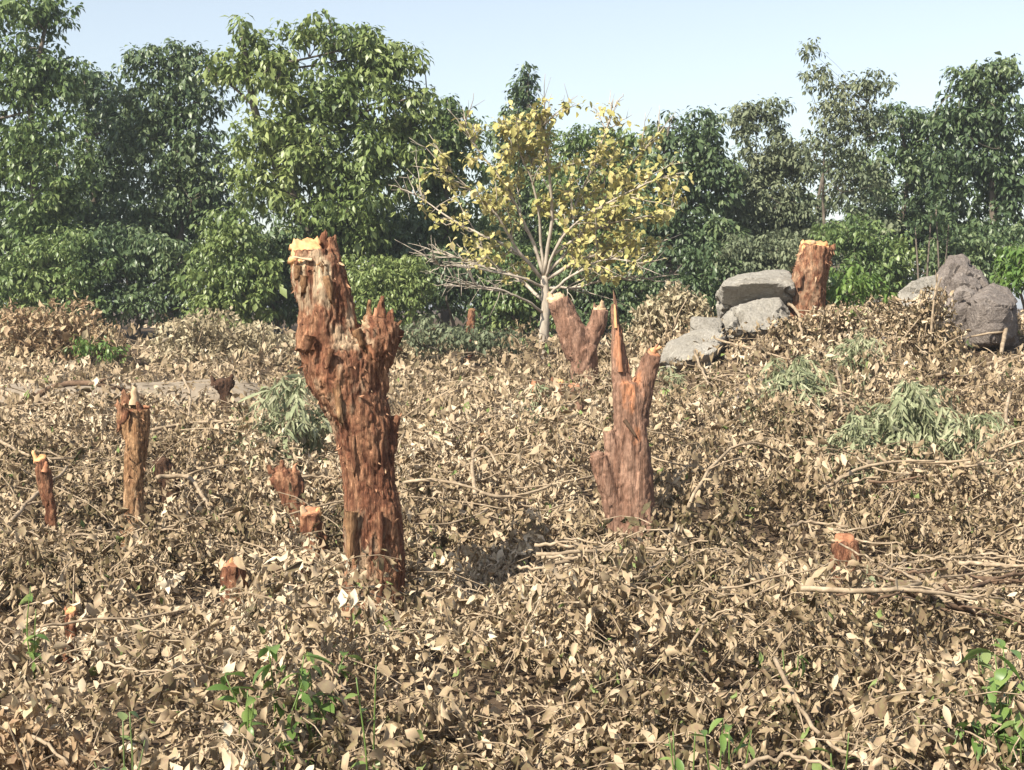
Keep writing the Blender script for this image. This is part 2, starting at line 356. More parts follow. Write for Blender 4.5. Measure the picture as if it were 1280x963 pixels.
for zi, (d0, d1, dens, nl, l0, l1, ms, sh) in enumerate(zones):
    spanw = .45
    area = spanw*(d1**2-d0**2); n = int(area*dens)
    y = np.sqrt(rng.uniform(d0**2, d1**2, n)); x = rng.uniform(-spanw, spanw, n)*y
    m = (n2(x, y, .9, 41, 2) > .28) & (rng.uniform(0, 1, n) > .9*pathmask(x, y))
    for (rx, ry, rr) in ROCKM: m &= (x-rx)**2+(y-ry)**2 > rr**2
    for (rx, ry, ax, ay, pr) in THIN: m &= (((x-rx)/ax)**2+((y-ry)/ay)**2 > 1) | (rng.uniform(0, 1, n) > pr)
    if zi < 2:                                              # dark hollows under the hanging foreground brush
        m &= (n2(x, y, 2.6, 91, 2) > .41)
    x, y = x[m], y[m]; n = len(x)
    pl = pile(x, y)
    h = pl*rng.uniform(.25, 1.0, n)**.6
    az = rng.uniform(0, 2*math.pi, n); el = rng.uniform(R(-15), R(50), n); L = rng.uniform(l0, l1, n)
    lines, p, a, nr, sz, tw = twiglets(x, y, h, L, az, el, rng.uniform(.3, .9, n), nl, (.022, .022, .025, .03, .04)[zi], ms)
    # loose leaves lying flat
    k = int(len(p)*(.1, .12, .18, .25, .3)[zi]); yy = np.sqrt(rng.uniform(d0**2, d1**2, k)); xx = rng.uniform(-spanw, spanw, k)*yy
    mm = (rng.uniform(0, 1, k) > .8*pathmask(xx, yy))
    for (rx, ry, rr) in ROCKM: mm &= (xx-rx)**2+(yy-ry)**2 > (.8*rr)**2
    xx, yy = xx[mm], yy[mm]; k = len(xx)
    q = np.stack([xx, yy, ground(xx, yy)+.02+pile(xx, yy)*rng.uniform(0, .5, k)], -1)
    aa = rng.normal(0, 1, (k, 3)); aa[:, 2] *= .35; nn = rng.normal(0, .45, (k, 3)); nn[:, 2] += 1
    p = np.vstack([p, q]); a = np.vstack([a, aa]); nr = np.vstack([nr, nn]); sz = np.concatenate([sz, ms*rng.lognormal(0, .3, k)])
    patch = n2(p[:, 0], p[:, 1], .8, 61, 2)
    tw = np.concatenate([tw, rng.beta(2, 2, k)]); tint = np.clip(.58*tw+.42*rng.beta(1.6, 1.5, len(p))+(patch-.5)*.7-.03, 0, .97); tint[rng.uniform(0, 1, len(p)) < .012] = 1.
    LP.append((sh, p, a, nr, sz, tint))
    keep = rng.uniform(0, 1, n) < (.8 if zi < 2 else .5 if zi < 3 else .3)
    ribbon_twigs(lines[keep], [.004, .0048, .0055, .007, .008][zi], twigs, .5)
V_ = []; 
litter_parts = []
for sh, p, a, nr, sz, tint in LP: litter_parts.append(strew('leaf_litter', sh, p, a, nr, sz, tint))
# join numpy side: link the zones as one object each would split the stuff, so merge
bm = bmesh.new()
for me in litter_parts: bm.from_mesh(me)
me = bpy.data.meshes.new('leaf_litter'); bm.to_mesh(me); bm.free()
for m_ in litter_parts: bpy.data.meshes.remove(m_)
o = link('leaf_litter', me, M['dry'], G); tag(o, 'thick carpet of curled dry tan leaves', kind='stuff')
o = link('twig_litter', twigs.mesh('twig_litter'), M['stick'], G); tag(o, 'fine grey twigs tangled through the dry leaves', kind='stuff')
# the leaves that show largest: single parts of the ground
LEAFM = []
for k in range(10):
    v, f = leaf_shape(5, random.uniform(.4, .6), random.uniform(-.4, 1.7), random.uniform(.1, .8), random.uniform(-.5, .5), wob=.3)
    LEAFM.append(mesh('dry_leaf', v, f, np.full(len(v), .35+.055*k), True))
    LEAFM[-1].materials.append(M['dry'])
for k in range(300):
    y = math.sqrt(random.uniform(4.6**2, 7.6**2)); x = random.uniform(-.37, .37)*y
    z = float(ground(x, y)+pile(x, y)*random.uniform(.75, 1.15))+.03
    o = link('dry_leaf', LEAFM[k % 10], None, G, (x, y, z)); s = random.uniform(.05, .085)
    o.scale = (s, s, s); o.rotation_euler = (random.uniform(-2.2, -.2), random.uniform(-.7, .7), random.uniform(0, 6.28))

# ------------------------------------------------------------------ sticks and branches
def branch_mesh(C, r0, r1, forks=2, sides=7, seed=0, lump=.12):
    rs = np.random.default_rng(seed); n = max(8, int(len(C)))
    V, F = tube(C, np.linspace(r0, r1, len(C)), sides, lump, seed); b = Bag(); b.add(V, F)
    Ltot = np.linalg.norm(C[-1]-C[0])
    for k in range(forks):
        i = rs.integers(len(C)//4, len(C)-1); d = unit(C[i]-C[i-1]); q = unit(rs.normal(0, 1, 3)); q[2] = abs(q[2])*.5
        e = unit(d+.9*q); L = Ltot*rs.uniform(.12, .3); t = np.linspace(0, 1, 5)[:, None]
        c = C[i]+e*t*L+np.array([0, 0, -.2])*L*t**2; rr = (r0+(r1-r0)*i/len(C))
        b.add(*tube(c, np.linspace(rr*.6, rr*.25, 5), 5))
    return b.mesh('branch', True)
def stick(name, pts, rpx, label, mat='stick', cat='branch', lift=.0, group=None, forks=1, taper=.55, seed=0, wob=.02):
    q = np.array([hit(px, py, lift+(z if len(t) else 0)) if not t else P(px, py, t[0]) for (px, py, *t) in pts for z in (0,)])
    D = q[:, 1].mean(); C = catmull(q, 14); rs = np.random.default_rng(seed+int(pts[0][0]))
    C[1:-1] += (rs.normal(0, wob*.5, (12, 3)))
    r = .75*rpx*mpp(D); tt = np.linspace(-1, 1, 14); surf = np.polyval(np.polyfit(tt, ground(C[:, 0], C[:, 1])+pile(C[:, 0], C[:, 1])*.95, 2), tt)
    C[:, 2] = (np.maximum(C[:, 2], surf+.05) if D < 15 else C[:, 2])+r*.7
    base = C[0].copy()
    o = link(name, branch_mesh(C-base, r, r*taper, forks, 7, int(seed+pts[0][0])), M[mat], None, base)
    return tag(o, label, cat, group)
HAND = [
 ([(240, 800), (275, 781), (330, 782), (405, 778), (440, 783)], 3.2, 'long pale stick with a kinked end lying before the tall red stump', 'stick', .12),
 ([(10, 660), (45, 620), (84, 588)], 4.0, 'straight pale stick leaning against the low orange-topped stump', 'stick', .12),
 ([(196, 600), (215, 598), (240, 602), (262, 640)], 4.5, 'pale forked branch hooped over beside the slender stump', 'stick', .16),
 ([(0, 903), (45, 925), (85, 958)], 4.0, 'thick pale branch with bare side twigs above red-brown brush', 'stick', .14),
 ([(968, 862), (1000, 895), (1050, 938), (1110, 962)], 4.5, 'long curved pale branch sloping through green weeds', 'stick', .14),
 ([(930, 962), (970, 950), (1010, 953), (1045, 966)], 4.5, 'arched pale branch lying under the sloping curved branch', 'stick', .14),
 ([(1072, 757), (1130, 763), (1180, 770), (1245, 780)], 3.2, 'long straight pale pole across the pile of cut branches', 'stick', .20),
 ([(1085, 748), (1120, 752), (1180, 768)], 8.0, 'thick dark branch with orange cut end in the branch pile', 'stick_dark', .12),
 ([(1118, 803), (1165, 800), (1212, 792)], 8.5, 'short dark log at the foot of the branch pile', 'stick_dark', .08),
 ([(1000, 818), (1060, 822), (1120, 818), (1150, 808)], 5.5, 'smooth grey-tan branch lying level below the dark log', 'stick', .12),
 ([(1098, 820), (1160, 818), (1220, 814)], 4.5, 'pale stick lying along the dark short log', 'stick', .12),
 ([(1075, 735), (1100, 722), (1132, 702)], 4.0, 'short tan stick propped up at a slant near the red-topped stump', 'stick', .12),
 ([(1198, 706), (1240, 708), (1290, 712)], 4.5, 'uppermost pale pole of the branch pile', 'stick', .18),
 ([(1150, 722), (1190, 745), (1235, 752), (1290, 765)], 4.5, 'grey bent branch in the middle of the branch pile', 'stick', .14),
 ([(1195, 748), (1240, 728), (1290, 716)], 4.5, 'brown branch rising through the branch pile', 'stick_dark', .16),
 ([(1205, 722), (1250, 730), (1290, 728)], 5.5, 'reddish barked branch between paler poles of the pile', 'stick_dark', .10),
 ([(1130, 718), (1180, 752), (1215, 758)], 3.5, 'thin grey stick crossing the bent branch of the pile', 'stick', .16),
 ([(1180, 800), (1230, 780), (1290, 770)], 4.5, 'dull brown branch end sticking out of the branch pile', 'stick_dark', .12),
 ([(0, 493), (30, 505), (75, 520), (140, 522)], 6.5, 'thick tan log lying beside the bare dusty strip', 'stick', .10),
 ([(40, 512), (100, 530), (190, 528)], 6., 'brown log half buried below the tan log', 'stick_dark', .08),
 ([(190, 552), (240, 548), (300, 552), (325, 548)], 3.0, 'thin straight pole lying behind the slender stump', 'stick', .12),
 ([(228, 470), (238, 500), (232, 540)], 2.6, 'bent bare twig standing beside the dusty strip', 'stick', .25),
 ([(430, 640), (455, 622), (490, 610), (505, 600)], 2.2, 'thin dry vine wound across the tall red stump', 'stick', .0),
 ([(505, 628), (560, 632), (620, 634)], 3.0, 'thin stick running out sideways from the tall red stump', 'stick', .1),
 ([(594, 625), (592, 605), (605, 598), (622, 610)], 3.5, 'small hooked brown root loop among curled leaves', 'stick', .14),
 ([(600, 630), (640, 628), (690, 622)], 3.4, 'curving tan stick tailing off from the root loop', 'stick', .14),
 ([(670, 695), (730, 692), (790, 688), (850, 690)], 4., 'straight tan pole lying at the foot of the split stump', 'stick', .12),
 ([(690, 705), (750, 700), (820, 698)], 3.4, 'thinner tan pole lying just below the straight one', 'stick', .12),
 ([(720, 760), (760, 768), (800, 770), (830, 762)], 3., 'wavy pale stick on the litter below the two tan poles', 'stick', .15),
 ([(860, 640), (920, 612), (985, 600)], 3., 'thin slanting stick above the red-topped stump', 'stick', .12),
 ([(985, 660), (1010, 655), (1060, 660)], 3., 'short stick lying just behind the red-topped stump', 'stick', .12),
 ([(1268, 385), (1256, 420), (1250, 455)], 4.5, 'pale bare branch leaning on the dark boulder', 'stick', .1),
 ([(1150, 475), (1210, 463), (1285, 445)], 3.8, 'long pale branch lying across the slope below the dark boulder', 'stick', .12),
 ([(1128, 392), (1150, 402), (1180, 418)], 3., 'short pale stick on leaves in front of the dark boulder', 'stick', .1),
 ([(985, 380), (998, 395), (1002, 425)], 3.2, 'forked twig hanging below the stump on the mound', 'stick', .1),
 ([(895, 425), (940, 438), (985, 450)], 2.2, 'thin twig lying on the slope below the pale boulder', 'stick', .1),
 ([(1262, 520), (1258, 545), (1280, 575)], 3.5, 'curled bare branch end beside drooping green weeds', 'stick', .15),
 ([(868, 475), (880, 510), (885, 530)], 2.6, 'thin upright twig to the side of the split stump', 'stick', .18),
 ([(1045, 500), (1050, 525), (1052, 548)], 2.8, 'upright tan twig between two drooping green weeds', 'stick', .18),
 ([(340, 215+385), (400, 597), (420, 600)], 2.6, 'thin stick running into the tall red stump', 'stick', .14),
 ([(0, 560), (40, 575), (110, 572)], 3., 'long thin stick crossing the litter near the slanting pale stick', 'stick', .12),
 ([(20, 690), (75, 672), (150, 668)], 3., 'thin stick on the leaves below the slender stump', 'stick', .14),
 ([(130, 830), (180, 840), (260, 842)], 2.6, 'thin pale twig lying in foreground brush with no leaves', 'stick', .16),
 ([(50, 785), (110, 778), (180, 772), (230, 765)], 2.6, 'slender arching twig near the small orange stub', 'stick', .16),
 ([(850, 820), (900, 800), (945, 815)], 2.6, 'thin arched twig over broad green seedling leaves', 'stick', .2),
]
for k, (pts, r, lab, mat, lf) in enumerate(HAND):
    stick('fallen_branch', pts, r, lab, mat, 'branch', lf, None, 1+k % 3, .6, k, .012)
for grp, lab, n_, (xa, xb, ya, yb), mats in (
  ('cut branches piled level near the red-topped stump', 'thin cut branch lying nearly level in the layered pile near the red-topped stump', 26, (1100, 1270, 690, 835), ('stick', 'stick', 'stick_dark')),
  ('thin tan poles at the foot of the split stump', 'very thin tan pole lying level on the leaves at the foot of the split stump', 9, (660, 850, 672, 715), ('stick',)),
  ('grey twigs strewn on the slope past the red-topped stump', 'grey bare twig lying on the open slope under the drooping green weeds', 10, (1080, 1260, 610, 680), ('stick', 'stick', 'stick_dark'))):
    for k in range(n_):
        x_ = random.uniform(xa, xb); y_ = random.uniform(ya, yb); h_ = random.uniform(30, 75); sl_ = random.gauss(0, .16)*h_
        stick('cut_branch', [(x_-h_, y_-sl_), (x_-h_*.2, y_-sl_*.2+random.gauss(0, 3)), (x_+h_, y_+sl_)], random.uniform(1.6, 3.6), lab, random.choice(mats), 'branch', random.uniform(.08, .2), grp, k % 3, .55, 700+k*3, .014)
# loose sticks, alike but for their place
for k in range(90):
    y = math.sqrt(random.uniform(5**2, 16**2)); x = random.uniform(-.36, .36)*y
    a = random.gauss(0, .7)+(math.pi if random.random() < .5 else 0); L = random.uniform(.3, .85)
    t = np.linspace(-.5, .5, 9); c = np.stack([x+np.cos(a)*L*t, y+np.sin(a)*L*t, np.zeros(9)], -1)
    c[:, :2] += np.cumsum(np.random.default_rng(k).normal(0, .02, (9, 2)), 0)
    zz = ground(c[:, 0], c[:, 1])+pile(c[:, 0], c[:, 1])*.85
    c[:, 2] = np.polyval(np.polyfit(t, zz, 2), t)+.03
    r = random.uniform(.0035, .0075)*(1+.03*y); base = c[0].copy()
    o = link('loose_stick', branch_mesh(c-base, r, r*.6, random.randint(0, 2), 5, 500+k), M['stick'], None, base)
    tag(o, 'loose bare stick about as thick as a finger lying on dry leaf litter', 'stick', 'loose bare sticks lying on the dry leaf litter')

# ------------------------------------------------------------------ stumps
def remesh(V, F, voxel):
    me = mesh('tmp', V, F); o = bpy.data.objects.new('tmp', me); COL.objects.link(o)
    md = o.modifiers.new('r', 'REMESH'); md.mode = 'VOXEL'; md.voxel_size = voxel; md.use_smooth_shade = True
    dg = bpy.context.evaluated_depsgraph_get(); dg.update(); ev = o.evaluated_get(dg); m2 = bpy.data.meshes.new_from_object(ev)
    bpy.data.objects.remove(o); bpy.data.meshes.remove(me); return m2
def verts(me): v = np.empty(len(me.vertices)*3, np.float32); me.vertices.foreach_get('co', v); return v.reshape(-1, 3).astype(float)
def norms(me): v = np.empty(len(me.vertices)*3, np.float32); me.vertex_normals.foreach_get('vector', v); return v.reshape(-1, 3).astype(float)
def shard(a, b, w, th=.5, seed=0, tipw=.15):
    """a torn plank-like splinter from a to b with a ragged end"""
    rs = np.random.default_rng(seed); a = np.asarray(a, float); b = np.asarray(b, float); d = b-a; L = np.linalg.norm(d); e = d/L
    az = rs.uniform(-.7, .7); u = np.array([math.cos(az), math.sin(az), 0]); u = unit(u-e*np.dot(u, e)); v = np.cross(e, u); n = 6; V = []
    for i in range(n):
        t = i/(n-1); wd = w*(1-.72*t**1.5)*rs.uniform(.8, 1.2); c = a+d*t+rs.normal(0, .1*w, 3)*(0 < i)
        for q, (su, sv) in enumerate(((-1, -.4), (-.1, -.62), (1, -.4), (.9, .4), (-.9, .45))):
            k_ = e*L*rs.uniform(-.28, .12) if i == n-1 else 0
            V.append(c+u*su*wd*rs.uniform(.8, 1.2)+v*sv*wd*rs.uniform(.8, 1.2)+k_)
    F = []
    for i in range(n-1):
        for q in range(5):
            q2 = (q+1) % 5; p0, p1, p2, p3 = i*5+q, i*5+q2, (i+1)*5+q2, (i+1)*5+q; F += [[p0, p1, p2], [p0, p2, p3]]
    o = (n-1)*5; F += [[o, o+1, o+2], [o, o+2, o+3], [o, o+3, o+4]]
    return np.array(V), np.array(F)
def torn_face(c, seed, nu=14, nv=12, rough=.012, thick=.05):
    """c: four corners (top-left, top-right, bottom-right, bottom-left); fibrous torn wood"""
    c = [np.asarray(q, float) for q in c]; N = unit(np.cross(c[1]-c[0], c[3]-c[0])); N = N if N[1] < 0 else -N
    u, v = np.meshgrid(np.linspace(0, 1, nu), np.linspace(0, 1, nv)); rs = np.random.default_rng(seed)
    u2 = u+.05*np.sin(v*9+seed)*(u < .05)+.09*(rs.uniform(-1, 1, (nv, 1)))*((u < .01)|(u > .99)); v2 = v+.10*rs.uniform(-1, 1, (1, nu))*((v < .01)|(v > .99))
    Pp = (c[0]*((1-u2)*(1-v2))[..., None]+c[1]*(u2*(1-v2))[..., None]+c[2]*(u2*v2)[..., None]+c[3]*((1-u2)*v2)[..., None])
    h = fbm(np.stack([(u-v*.6)*9, (u*.6+v)*2, u*0], -1), seed, 3)-.5; step = .6*(vn(np.stack([(u-v*.6)*4, (u*.6+v)*1.2, u*0], -1), seed+4) > .5)
    Fp = Pp+N*(rough*(2.2*h+step))[..., None]; Bp = Pp-N*thick
    V = np.concatenate([Fp.reshape(-1, 3), Bp.reshape(-1, 3)]); o = nu*nv; F = []
    for i in range(nv-1):
        for j in range(nu-1):
            a, b, d, e = i*nu+j, i*nu+j+1, (i+1)*nu+j+1, (i+1)*nu+j; F += [[a, b, d], [a, d, e], [o+a, o+d, o+b], [o+a, o+e, o+d]]
    rim = [j for j in range(nu)]+[i*nu+nu-1 for i in range(1, nv)]+[(nv-1)*nu+j for j in range(nu-2, -1, -1)]+[i*nu for i in range(nv-2, 0, -1)]
    for p, q in zip(rim, rim[1:]+rim[:1]): F += [[p, o+p, o+q], [p, o+q, q]]
    return V, np.array(F)
def rings_cap(c, nrm, r, seed, rough=.16):
    """uneven broken or sawn wood face: dome of 4 rings, closed below"""
    rs = np.random.default_rng(seed); nrm = unit(np.asarray(nrm, float)); u = unit(np.cross(nrm, [.3, 1, .2])); v = np.cross(nrm, u); S = 22
    a = np.arange(S)*2*math.pi/S; V = [c+nrm*r*rough*rs.uniform(.2, 1)]; F = []
    edge = 1+.3*(fbm(np.stack([np.cos(a)*1.5+seed, np.sin(a)*1.5, a*0], -1), seed, 2)-.5)*2
    for k, rr in enumerate((.35, .7, .97)):
        for j in range(S):
            V.append(c+rr*r*edge[j]*(math.cos(a[j])*u+math.sin(a[j])*v)+nrm*r*rough*rs.uniform(-.3, 1.0))
    for j in range(S): V.append(c+1.0*r*edge[j]*(math.cos(a[j])*u+math.sin(a[j])*v)-nrm*r*.35)
    for j in range(S): F.append([0, 1+j, 1+(j+1) % S])
    for k in range(3):
        for j in range(S):
            p, q, p2, q2 = 1+k*S+j, 1+k*S+(j+1) % S, 1+(k+1)*S+j, 1+(k+1)*S+(j+1) % S
            F += [[p, p2, q2], [p, q2, q]]
    return np.array(V), np.array(F)
def stump(name, label, base, stems, mat, voxel=.012, amp=.02, caps=(), shards=(), bare=None, flare=1.25, lump=.16, seed=0, Dz=None, fis=26, group=None, cat='tree stump', flakes=0, torn=()):
    D = hit(*base)[1] if Dz is None else Dz
    b0 = P(base[0], base[1], D); bx, by = b0[0], b0[1]; gz = float(ground(bx, by)); B = np.array([bx, by, gz])
    T = empty(name, B); tag(T, label, cat, group)
    bag = Bag(); k = mpp(D)
    def W(px, py, dd=0.): return P(px, py, D+dd)
    for si, st in enumerate(stems):
        q = np.array([W(p[0], p[1], p[3] if len(p) > 3 else 0) for p in st]); r = np.array([p[2]*k for p in st])
        if len(st[0]) <= 4 and st[0][1] >= base[1]-12:      # starts at the ground: run it into the soil
            low = q[0].copy(); low[2] = gz-.12; q = np.vstack([low, q]); r = np.concatenate([[r[0]*flare], r])
        n = max(10, int(np.linalg.norm(np.diff(q, axis=0), axis=1).sum()/(voxel*2.2)))
        C = catmull(np.hstack([q, r[:, None]]), n); bag.add(*tube(C[:, :3]-B, C[:, 3], 28, lump, seed+si*7))
    me = remesh(np.concatenate(bag.V), np.concatenate(bag.F), voxel)
    V = verts(me); N = norms(me); Wp = V+B
    q = V*np.array([fis, fis, fis*.22])+seed*3.1
    q = q+1.2*(np.stack([fbm(V*9, seed+1, 2), fbm(V*9, seed+2, 2), fbm(V*9, seed+3, 2)], -1)-.5)
    rd = 1-np.abs(2*fbm(q, seed+5, 3)-1)
    fine = fbm(V*np.array([75, 75, 40.])+q*.15, seed+12, 3)-.5
    V = V+N*(amp*(.55*(fbm(V*6, seed+9, 2)-.5)*2-1.0*smooth(.74, .98, rd)+1.3*fine))[:, None]
    me.vertices.foreach_set('co', V.astype(np.float32).ravel())
    at = me.attributes.new('bare', 'FLOAT', 'POINT'); bv = np.zeros(len(V))
    for (px, py, rx, ry, amt, thr) in (bare or ()):
        c = W(px, py)-B; e = ((V[:, 0]-c[0])/(rx*k))**2+((V[:, 2]-c[2])/(ry*k))**2
        bv = np.maximum(bv, amt*smooth(1.25, .6, e+1.1*(fbm(V*np.array([30, 30, 11.]), seed+31, 3)-.5)*2)*smooth(thr-.1, thr+.1, fbm(V*np.array([24, 24, 8.]), seed+41, 3)))
    at.data.foreach_set('value', np.clip(bv, 0, 1).astype(np.float32)); me.update()
    me.name = 'trunk'; link('trunk', me, M[mat], T)
    if flakes:                                              # torn, peeling bark
        rs = np.random.default_rng(seed+90); fi = rs.choice(len(V), flakes); zz = V[:, 2].max()
        fp = V[fi]; fn = N[fi]; ok = (fn[:, 2] < .6) & (fp[:, 2] > .1); fp, fn = fp[ok], fn[ok]; m_ = len(fp)
        ax = np.tile([0, 0, -1.], (m_, 1))+rs.normal(0, .4, (m_, 3))+fn*rs.uniform(0, .75, (m_, 1)); ax[rs.uniform(0, 1, m_) < .35] *= [1, 1, -1]
        o = link('bark_flakes', strew('bark_flakes', FLAKE, fp-fn*.004, ax, fn+rs.normal(0, .25, (m_, 3)), k*rs.uniform(3.5, 12, m_), np.clip(rs.beta(1.6, 2.2, m_)+.35*smooth(.8, 1., fp[:, 2]/zz), 0, 1)), M['flake'], T); o['kind'] = 'stuff'
    for ci, (px, py, rpx, nrm, wood, *dd) in enumerate(caps):
        v, f = rings_cap(W(px, py, dd[0] if dd else 0)-B, nrm, rpx*k*.88, seed+ci*5+1, dd[1] if len(dd) > 1 else .16); link('cut_face', mesh('cut_face', v, f), M[wood], T)
    for ci, (cs, wood) in enumerate(torn):
        v, f = torn_face([W(*q)-B for q in cs], seed+ci); link('torn_face', mesh('torn_face', v, f), M[wood], T)
    for ci, (x0, y0, x1, y1, wpx, wood, *dd) in enumerate(shards):
        d0 = dd[0] if dd else 0; v, f = shard(W(x0, y0, d0)-B, W(x1, y1, d0+(dd[1] if len(dd) > 1 else 0))-B, wpx*k, .5, seed+ci*11+2)
        link('splinter', mesh('splinter', v, f), M[wood], T)
    return T
# the tall ragged one
stump('tree_stump', 'tall ragged red-brown tree stump with torn side limb and orange splintered top', (468, 738),
 [[(468, 745, 36), (470, 710, 38), (467, 680, 40), (464, 640, 39), (460, 600, 36), (457, 560, 38), (450, 520, 41), (438, 490, 45), (428, 460, 50), (414, 430, 42), (409, 400, 38), (407, 380, 35), (399, 350, 34), (395, 325, 31), (394, 312, 28)],
  [(446, 500, 30), (455, 465, 33), (464, 435, 31), (474, 412, 25), (478, 398, 20)],
  [(408, 330, 16, .06), (409, 312, 15, .07), (406, 297, 11, .07)],
  [(400, 440, 30, -.06), (402, 405, 30, -.05), (406, 380, 24, -.02)],
  [(480, 560, 20), (490, 532, 9), (499, 520, 5)], [(480, 440, 16), (494, 424, 8, .02), (502, 412, 4, .02)],
  [(445, 745, 18, -.06), (448, 690, 14, -.07), (452, 640, 9, -.08)]],
 'bark_red', .0095, .012,
 torn=[([(367, 299, -.03), (399, 297, .03), (404, 331, -.13), (365, 324, -.115)], 'wood')],
 shards=[(390, 325, 360, 320, 3.0, 'wood_pale', -.15), (403, 312, 406, 288, 7, 'bark_red', .03), (414, 318, 418, 293, 7, 'bark_red', .06), (404, 332, 410, 352, 5, 'bark_tan', -.13), (372, 332, 370, 352, 5, 'bark_tan', -.13),
  (459, 410, 462, 378, 7, 'bark_tan'), (474, 408, 478, 373, 8, 'bark_red', .02), (487, 410, 490, 386, 7, 'bark_red', -.01), (468, 412, 470, 388, 6, 'wood_red', -.05), (466, 420, 452, 400, 5, 'wood_pale', -.10), (488, 418, 502, 400, 4, 'bark_tan', 0),
  (382, 345, 378, 372, 6, 'bark_tan', -.14), (408, 345, 414, 378, 5, 'bark_tan', -.15), (446, 412, 456, 440, 6, 'bark_tan', -.15), (463, 430, 470, 452, 5, 'wood_red', -.13), (420, 480, 428, 540, 5, 'bark_tan', -.19), (440, 545, 443, 595, 4, 'bark_red', -.17), (388, 420, 384, 445, 6, 'bark_red', -.22), (412, 436, 408, 462, 6, 'bark_red', -.24), (440, 640, 437, 712, 7, 'bark_tan', -.19), (474, 640, 477, 700, 5, 'bark_red', -.19)],
 bare=[(395, 350, 26, 40, .95, .42), (445, 415, 26, 40, .7, .50), (430, 500, 30, 50, .5, .52), (455, 690, 30, 60, .55, .5)], seed=2, fis=30, lump=.2, flakes=800)
# split stump with a tall sliver
stump('tree_stump', 'split brown stump with one tall thin sliver and a shorter stem at its foot', (788, 660),
 [[(794, 668, 27), (794, 640, 26), (793, 600, 24), (790, 560, 23), (787, 530, 21), (784, 500, 20), (781, 478, 18)],
  [(779, 492, 14), (775, 460, 11), (772, 430, 8.5), (770, 402, 6), (768, 380, 4)],
  [(797, 530, 14), (803, 490, 14), (809, 465, 13), (816, 444, 11)],
  [(774, 662, 15, -.03), (766, 630, 14, -.04), (756, 600, 13, -.06), (747, 570, 11, -.08)],
  [(776, 605, 12, -.03), (768, 575, 9, -.05), (762, 548, 8, -.06), (760, 538, 7, -.06)]],
 'bark_smooth', .011, .010,
 caps=[(818, 441, 10, (.4, -.35, .8), 'wood_red'), (746, 567, 9, (-.2, -.3, .9), 'bark_smooth', -.08), (760, 536, 6, (-.1, -.3, .9), 'wood_pale', -.06)],
 shards=[(771, 425, 768, 368, 4, 'bark_smooth', -.02), (776, 465, 773, 410, 3, 'wood_red', -.07), (770, 410, 768, 376, 2.2, 'wood', -.05), (782, 482, 786, 464, 3.5, 'bark_smooth', -.02), (791, 484, 794, 470, 3, 'wood_red', -.03), (781, 525, 796, 548, 2.5, 'stick_dark', -.14), (814, 440, 826, 434, 4, 'wood', .0), (818, 440, 822, 430, 3, 'wood_red', .0)],
 bare=[(790, 485, 16, 30, .8, .52), (795, 542, 9, 12, .9, .48), (775, 440, 8, 30, .5, .5)], seed=5, fis=14, lump=.13)
# forked stump behind
stump('tree_stump', 'forked brown stump with two sawn arms standing before the yellow-leaved tree', (730, 482),
 [[(730, 484, 19), (730, 455, 18), (728, 435, 20)], [(726, 445, 18), (717, 420, 19), (706, 396, 16), (697, 374, 15)], [(732, 440, 14), (741, 420, 12), (748, 402, 11), (750, 387, 11)]],
 'bark_smooth', .022, .016, caps=[(695, 371, 13, (-.35, -.3, .85), 'wood_pale'), (750, 385, 9, (.1, -.3, .9), 'wood_pale')], shards=[(752, 388, 753, 373, 4, 'wood_pale'), (744, 388, 743, 379, 3, 'bark_smooth'), (688, 374, 686, 365, 4, 'wood_pale')], seed=8, fis=9)
# slender left stump
stump('tree_stump', 'slender tan stump with shaggy reddish top and one cream splinter', (166, 642),
 [[(166, 648, 14), (168, 600, 13), (171, 560, 14), (173, 530, 15), (172, 512, 15)], [(164, 545, 12), (156, 525, 11), (152, 515, 8)], [(170, 520, 10), (160, 500, 10), (157, 492, 7)]],
 'bark_tan', .011, .012, caps=[(172, 510, 13, (.1, -.2, .95), 'bark_red')], shards=[(168, 506, 168, 481, 6, 'wood_pale', -.04), (158, 506, 155, 487, 6, 'bark_red', -.05), (152, 520, 146, 500, 6, 'bark_red', -.02), (180, 512, 188, 508, 5, 'wood_red'), (152, 525, 147, 540, 5, 'bark_red', -.05), (160, 512, 152, 530, 6, 'bark_red', -.12), (176, 516, 170, 500, 4, 'bark_red', -.05)],
 bare=[(166, 640, 14, 30, .6, .45)], seed=11, fis=34, flakes=160)
# stump on the mound
stump('tree_stump', 'leaning cylinder-like stump with sawn orange top between the grey boulders', (1008, 388),
 [[(1006, 392, 24), (1010, 370, 23), (1015, 340, 22), (1021, 308, 21)]], 'bark_red', .022, .02, caps=[(1021, 307, 20, (.12, -.35, .93), 'wood')],
 shards=[(1004, 310, 1003, 301, 5, 'wood'), (1030, 310, 1034, 303, 5, 'wood'), (1016, 306, 1016, 300, 4, 'wood_pale'), (1038, 315, 1043, 306, 5, 'bark_red'), (998, 360, 1002, 340, 4, 'bark_red', -.22)], bare=[(1003, 350, 20, 40, .35, .5)], seed=14, fis=16, flakes=160)
def low(label, base, stems, mat='bark_red', cap=None, sh=(), seed=0, vox=.014, amp=.016, bare=None, group=None):
    return stump('tree_stump', label, base, stems, mat, vox, amp, [cap] if cap else (), sh, bare, 1.15, .18, seed, None, 16, group)
low('short round stump with sawn red-orange top beside the pile of branches', (1057, 706), [[(1057, 712, 20), (1057, 690, 18), (1056, 676, 16)]], 'bark_red', (1055, 674, 15, (-.15, -.4, .9), 'wood_red'), seed=21)
